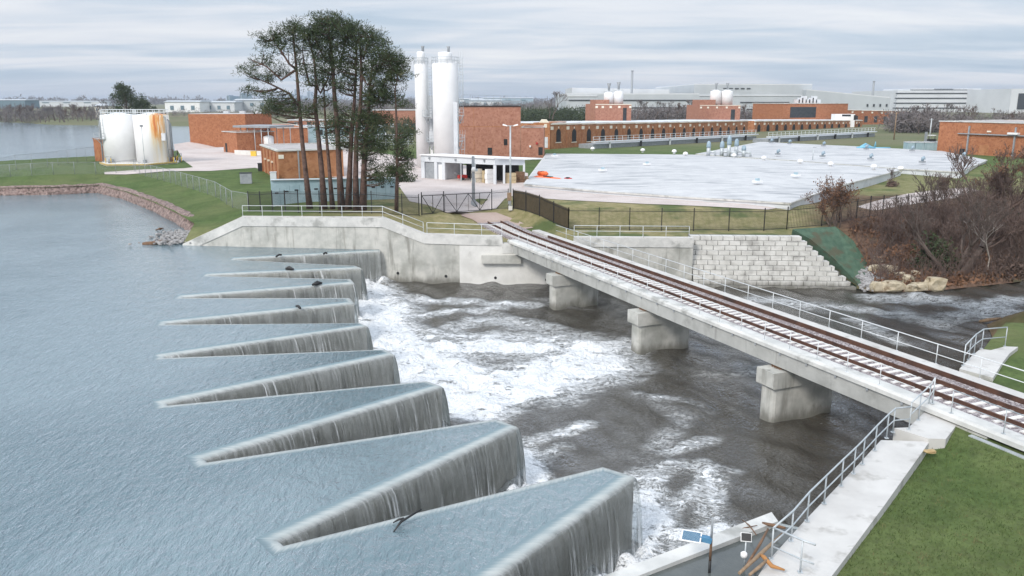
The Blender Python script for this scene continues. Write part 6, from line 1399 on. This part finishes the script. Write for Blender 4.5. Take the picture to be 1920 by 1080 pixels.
# gauge station and driftwood by the lower end of the ramp
q = P(1330, 1075, LAKE_Z); root = thing('gauge_post', q, 'banded gauge post with a tilted blue solar panel in the water', 'gauge'); mb = MB(); zt_ = 5.1
for k, m in enumerate([RUST, BLACKM, WOODB, PIPEG]): MB().tube([V3(q, 2.2 + k * .73), V3(q, 2.2 + (k + 1) * .73)], .05 - .004 * k, 8).build('post_section', m, root)
pc = V3(q, 4.35) + Vector((-.62, .05, .1)); sp_m = newmat('solar_cells'); n = sp_m[1]; bt = n.n('TexBrick', {'Vector': n.pos(), 'Color1': (.05, .12, .2, 1), 'Color2': (.07, .15, .24, 1), 'Mortar': (.3, .4, .45, 1), 'Scale': 6.0}); finish(n, n.n('BsdfPrincipled', {'Base Color': bt.outputs[0], 'Roughness': .2}))
rot = Matrix.Rotation(R(-20), 3, 'Z') @ Matrix.Rotation(R(24), 3, 'X')
def tilted(mb, c, sz): x, y, z = (a / 2 for a in sz); mb.hexa([c + rot @ Vector(v) for v in ((-x, -y, -z), (x, -y, -z), (x, y, -z), (-x, y, -z), (-x, -y, z), (x, -y, z), (x, y, z), (-x, y, z))]); return mb
tilted(MB(), pc, (.62, .42, .04)).build('panel_frame', WHITE, root); tilted(MB(), pc + rot @ Vector((0, 0, .025)), (.54, .34, .02)).build('solar_cells', sp_m[0], root); MB().bar(pc + Vector((.25, 0, -.03)), V3(q, 4.35), .2, .16).build('mount', BLUEP, root)
q = P(1397, 1040, 3.6); root = thing('sensor_mast', q - UP * .4, 'small mast with black solar panel and white sensor ball by the driftwood', 'sensor'); MB().tube([q - UP * .6, q + UP * .55], .025, 6).build('mast', GALV, root); rot = Matrix.Rotation(R(-10), 3, 'Z') @ Matrix.Rotation(R(55), 3, 'X')
tilted(MB(), q + UP * .62, (.3, .24, .03)).build('solar_panel', BLACKM, root); tilted(MB(), q + UP * .62 + Vector((0, .012, -.012)), (.34, .28, .02)).build('panel_frame', WHITE, root); MB().lathe(q + UP * .02 + Vector((-.05, -.05, 0)), [(.05, -.11), (.11, -.04), (.11, .06), (.05, .11)], 12).build('sensor_ball', WHITE, root)
DW = [([(1386, 1075), (1430, 1035), (1468, 1000)], .09, WOODP, 'long split pale plank leaning on the ramp edge', 3.75), ([(1400, 1060), (1425, 1020), (1440, 992)], .07, WOODB, 'dark straight log leaning against the ramp beside the sensor mast', 3.6), ([(1430, 981), (1450, 985), (1472, 990)], .09, WOODB, 'short dark log wedged at the weir wall end', 3.4),
      ([(1372, 1000), (1395, 990), (1420, 985)], .03, WOODB, 'thin brown branch lying on the weir wall', 3.3), ([(1392, 975), (1405, 985), (1418, 1003)], .035, WOODB, 'thin branch crossing the end of the weir wall', 3.35), ([(1405, 1078), (1425, 1062), (1440, 1048)], .08, WOODP, 'short pale stick at the bottom of the driftwood pile', 3.7)]
for pl, r, m, lb, z in DW: log('drift_log', lb, [P(px, py, z + .1 * i) for i, (px, py) in enumerate(pl)], [r * .55, r * .7, r * .5], m)
mb = MB(); q = P(1432, 1062, 3.7); mb.tube([q + Vector((0, .5, .15)), q + Vector((.05, .2, .2)), q + Vector((.2, -.15, .1)), q + Vector((.55, -.3, .06))], [.02, .07, .07, .03], 7); tag(mb.build('plastic_debris', YELLOW if False else pm('orange_debris', (.36, .17, .06), (.45, .22, .08), 3, .8), origin=q), 'torn orange plastic caught under the driftwood', 'debris')
mb = MB(); q = P(1742, 846, 3.75); mb.blob(q, (.5, .32, .12), 3, 2, .3); tag(mb.build('soil_patch', pm('ochre_soil', (.36, .25, .12), (.46, .34, .18), 4, .95), origin=q), 'small ochre soil patch at the grass corner under the landing', 'soil patch')

# trees round the tanks and along the far shore, far woods
def round_tree(label, base_px, top_py, wpx, seed, m=LEAF):
    rs = random.Random(seed); q = G(*base_px); Y = q.y; root = thing('evergreen_tree', q, label, 'evergreen tree'); t, c = MB(), MB(); ztp = zt(base_px[0], top_py, Y); W = wpx / F * Y / 2; H = ztp - q.z
    t.tube([q - UP * .3, q + UP * H * .4, q + UP * H * .75], [.4, .3, .12], 7)
    for k in range(60):
        a = rs.uniform(0, 6.283); v = rs.uniform(.25, .97); rr = W * math.sin(math.pi * min(.98, v * .85 + .1)) ** .7 * rs.uniform(.3, 1); p = q + Vector((rr * math.cos(a), rr * math.sin(a), H * v)); t.tube(curve(q + UP * H * max(.2, v - .25), p, .2, 3), [.1, .07, .05, .02], 4, cap=False)
        for _ in range(3): tufts(c, p + Vector((rs.gauss(0, .5), rs.gauss(0, .5), rs.gauss(0, .4))), .95, 26, .5, .2, rs)
    t.build('trunk', BARKG, root); c.build('crown', m, root); return root
root = round_tree('dark spreading evergreen tree rising behind the white storage tanks', (244, 262), 158, 72, 71)
round_tree('low rounded evergreen beside the taller tree behind the storage tanks', (272, 245), 186, 44, 72)
protos = [bare_tree('bare_tree', 'x', (0, 0, 0), 9.0, 80 + k, .2, maxd=6, spread=.55, mats=(BARKG, [WOODS, BARKR, WOODS][k % 3]), stems=1 + (k == 2), kids=(2, 3), thin=.035) for k in range(4)]
used = set(); rs = random.Random(90)
def far_tree(px, py_b, py_t, label, group, Y=None):
    q = G(px, py_b) if Y is None else D(px, py_b, Y); H = zt(px, py_t, q.y) - q.z; k = rs.randrange(4); p = protos[k]
    if k not in used: used.add(k); p.location = q; p.rotation_euler = (0, 0, rs.uniform(0, 6)); p.scale = (H / 9,) * 3; p['label'] = label; p['group'] = group; return p
    return dup(p, q, label, rs.uniform(0, 6), H / 9 * 1.0, group)
SH_L = 'bare purplish tree in the wood along the far left shore'
for px in [2, 12, 22, 30, 41, 50, 58, 66, 76, 85, 92, 103, 112, 120, 128, 137, 146, 155, 163, 171, 182]:
    far_tree(px, rs.uniform(224, 229), rs.uniform(192, 201), SH_L, 'far shore wood')
far_tree(203, 228, 186, 'taller bare tree at the left of the storage tanks on the far shore', 'far shore trees'); far_tree(216, 228, 190, 'second bare tree at the left of the storage tanks on the far shore', 'far shore trees')
FT = [(1036, 222, 170, 'big lone bare tree left of the left brick tower', 360), (1030, 221, 184, 'lower bare tree beside the big lone one', 375), (1194, 224, 186, 'bare tree immediately right of the left brick tower', 380), (1210, 224, 190, 'bare tree a little right of the left brick tower', 385), (1228, 224, 189, 'bare tree left of the middle of the two towers', 390), (1252, 224, 187, 'bare tree midway between the two towers', 395), (1270, 224, 189, 'dark bare tree right of midway between the towers', 400), (1286, 224, 186, 'spreading bare tree left of the right brick tower', 400), (1302, 224, 190, 'bare tree touching the left of the right brick tower', 410),
      (1398, 224, 192, 'bare tree immediately right of the right brick tower', 440), (1412, 224, 190, 'dark bare tree between the right tower and the brick block', 440), (1432, 224, 194, 'low bare tree left of the orange brick block', 440), (1456, 225, 200, 'small bare tree touching the orange brick block', 450),
      (1712, 250, 196, 'bare tree right of the two-storey brick block', 330), (1730, 250, 192, 'wide bare tree in front of the office building, left', 330), (1765, 246, 192, 'bare tree above the left corner of the big orange building', 340), (1800, 240, 196, 'bare tree in front of the office building, middle', 345), (1828, 238, 194, 'dark bare tree in front of the office building, right', 350), (1866, 236, 202, 'bare tree left of the pale tower at the right edge', 350), (1900, 236, 206, 'small bare tree below the pale tower at the right edge', 350), (1690, 256, 212, 'dense dark bare tree against the end of the two-storey block', 320), (1720, 258, 214, 'low dark bare tree behind the wooden pole', 300), (1745, 258, 212, 'purplish bare tree behind the forklift', 290)]
for px, pb, pt_, lb, Y in FT: far_tree(px, pb, pt_, lb, 'bare trees behind the plant', Y)
for k in range(4):
    if k not in used:
        for ch in list(protos[k].children): bpy.data.objects.remove(ch)
        bpy.data.objects.remove(protos[k])
def wood(px0, px1, Yr, hr, n, m, seed, name='far_woods', ln=1.5, wd=.9):
    rs = random.Random(seed); mb = MB()
    for _ in range(n):
        Y = rs.uniform(*Yr); q = D(rs.uniform(px0, px1), 200, Y); z0 = zA(q.x, Y) if Y < 600 else 5.4; h = rs.uniform(*hr)
        for k in range(3): tufts(mb, (q.x + rs.gauss(0, h * .3), Y + rs.gauss(0, h * .2), z0 + h * rs.uniform(.15, .8)), h * .38, 26, ln * h / 8, wd * h / 8 * .3, rs, .9)
    return tag(mb.build(name, m), kind='stuff')
wood(-30, 192, (545, 600), (5, 9), 120, WOODS, 101); wood(975, 1112, (400, 460), (6, 9), 170, LEAF, 102); wood(1185, 1330, (420, 480), (6, 9), 200, WOODS, 103); wood(1385, 1480, (460, 500), (5, 8), 90, WOODS, 104); wood(1680, 1760, (310, 350), (5, 8.5), 160, WOODS, 105); wood(1760, 1960, (360, 420), (4, 7), 130, WOODS, 106)
wood(300, 520, (600, 760), (3, 6), 90, WOODS, 107); wood(500, 800, (700, 1200), (6, 12), 260, WOODS, 108); wood(860, 1060, (900, 1500), (6, 12), 200, WOODS, 109)
wood(-100, 2050, (2200, 3600), (12, 22), 900, WOODS, 110, ln=2.2, wd=2.0); wood(560, 780, (260, 300), (4, 6), 60, LEAF, 111)

# tall grass on the near bank and dry tufts behind the wall
rs = random.Random(120); mb = MB()
for _ in range(60000):
    x, y = rs.uniform(9, 32), rs.uniform(14, 37); L = x * BN.x + y * BN.y
    if L > 30.4 or not inside([tuple(p) for p in bp], x, y): continue
    if inside([q[:2] for q in poly_ramp], x, y): continue
    z = zB(x, y); d = Vector((rs.gauss(0, .5), rs.gauss(0, .5), 1)).normalized(); s_ = Vector((rs.gauss(0, 1), rs.gauss(0, 1), 0)).normalized() * .016; l_ = rs.uniform(.05, .17); i = len(mb.v); p = Vector((x, y, z - .01)); mb.v += [p - s_, p + s_, p + d * l_]; mb.face((i, i + 1, i + 2))
tag(mb.build('grass', pm('grass_blade', (.05, .085, .022), (.12, .16, .05), 2.5, .9, cc=(.19, .17, .08), cscale=1.2)), kind='stuff')

# ------------------------------------------------------------------ the air between

m, n = newmat('air'); vol = n.n('VolumePrincipled', {'Color': (.80, .88, 1.0, 1), 'Density': 1.3e-4, 'Anisotropy': .2})
n.t.links.new(vol.outputs[0], n.n('OutputMaterial').inputs[1])
mb = MB(); mb.hexa([(-9800, -60, -4), (9800, -60, -4), (9800, 14800, -4), (-9800, 14800, -4), (-9800, -60, 75), (9800, -60, 75), (9800, 14800, 75), (-9800, 14800, 75)])
tag(mb.build('haze', m), kind='stuff')
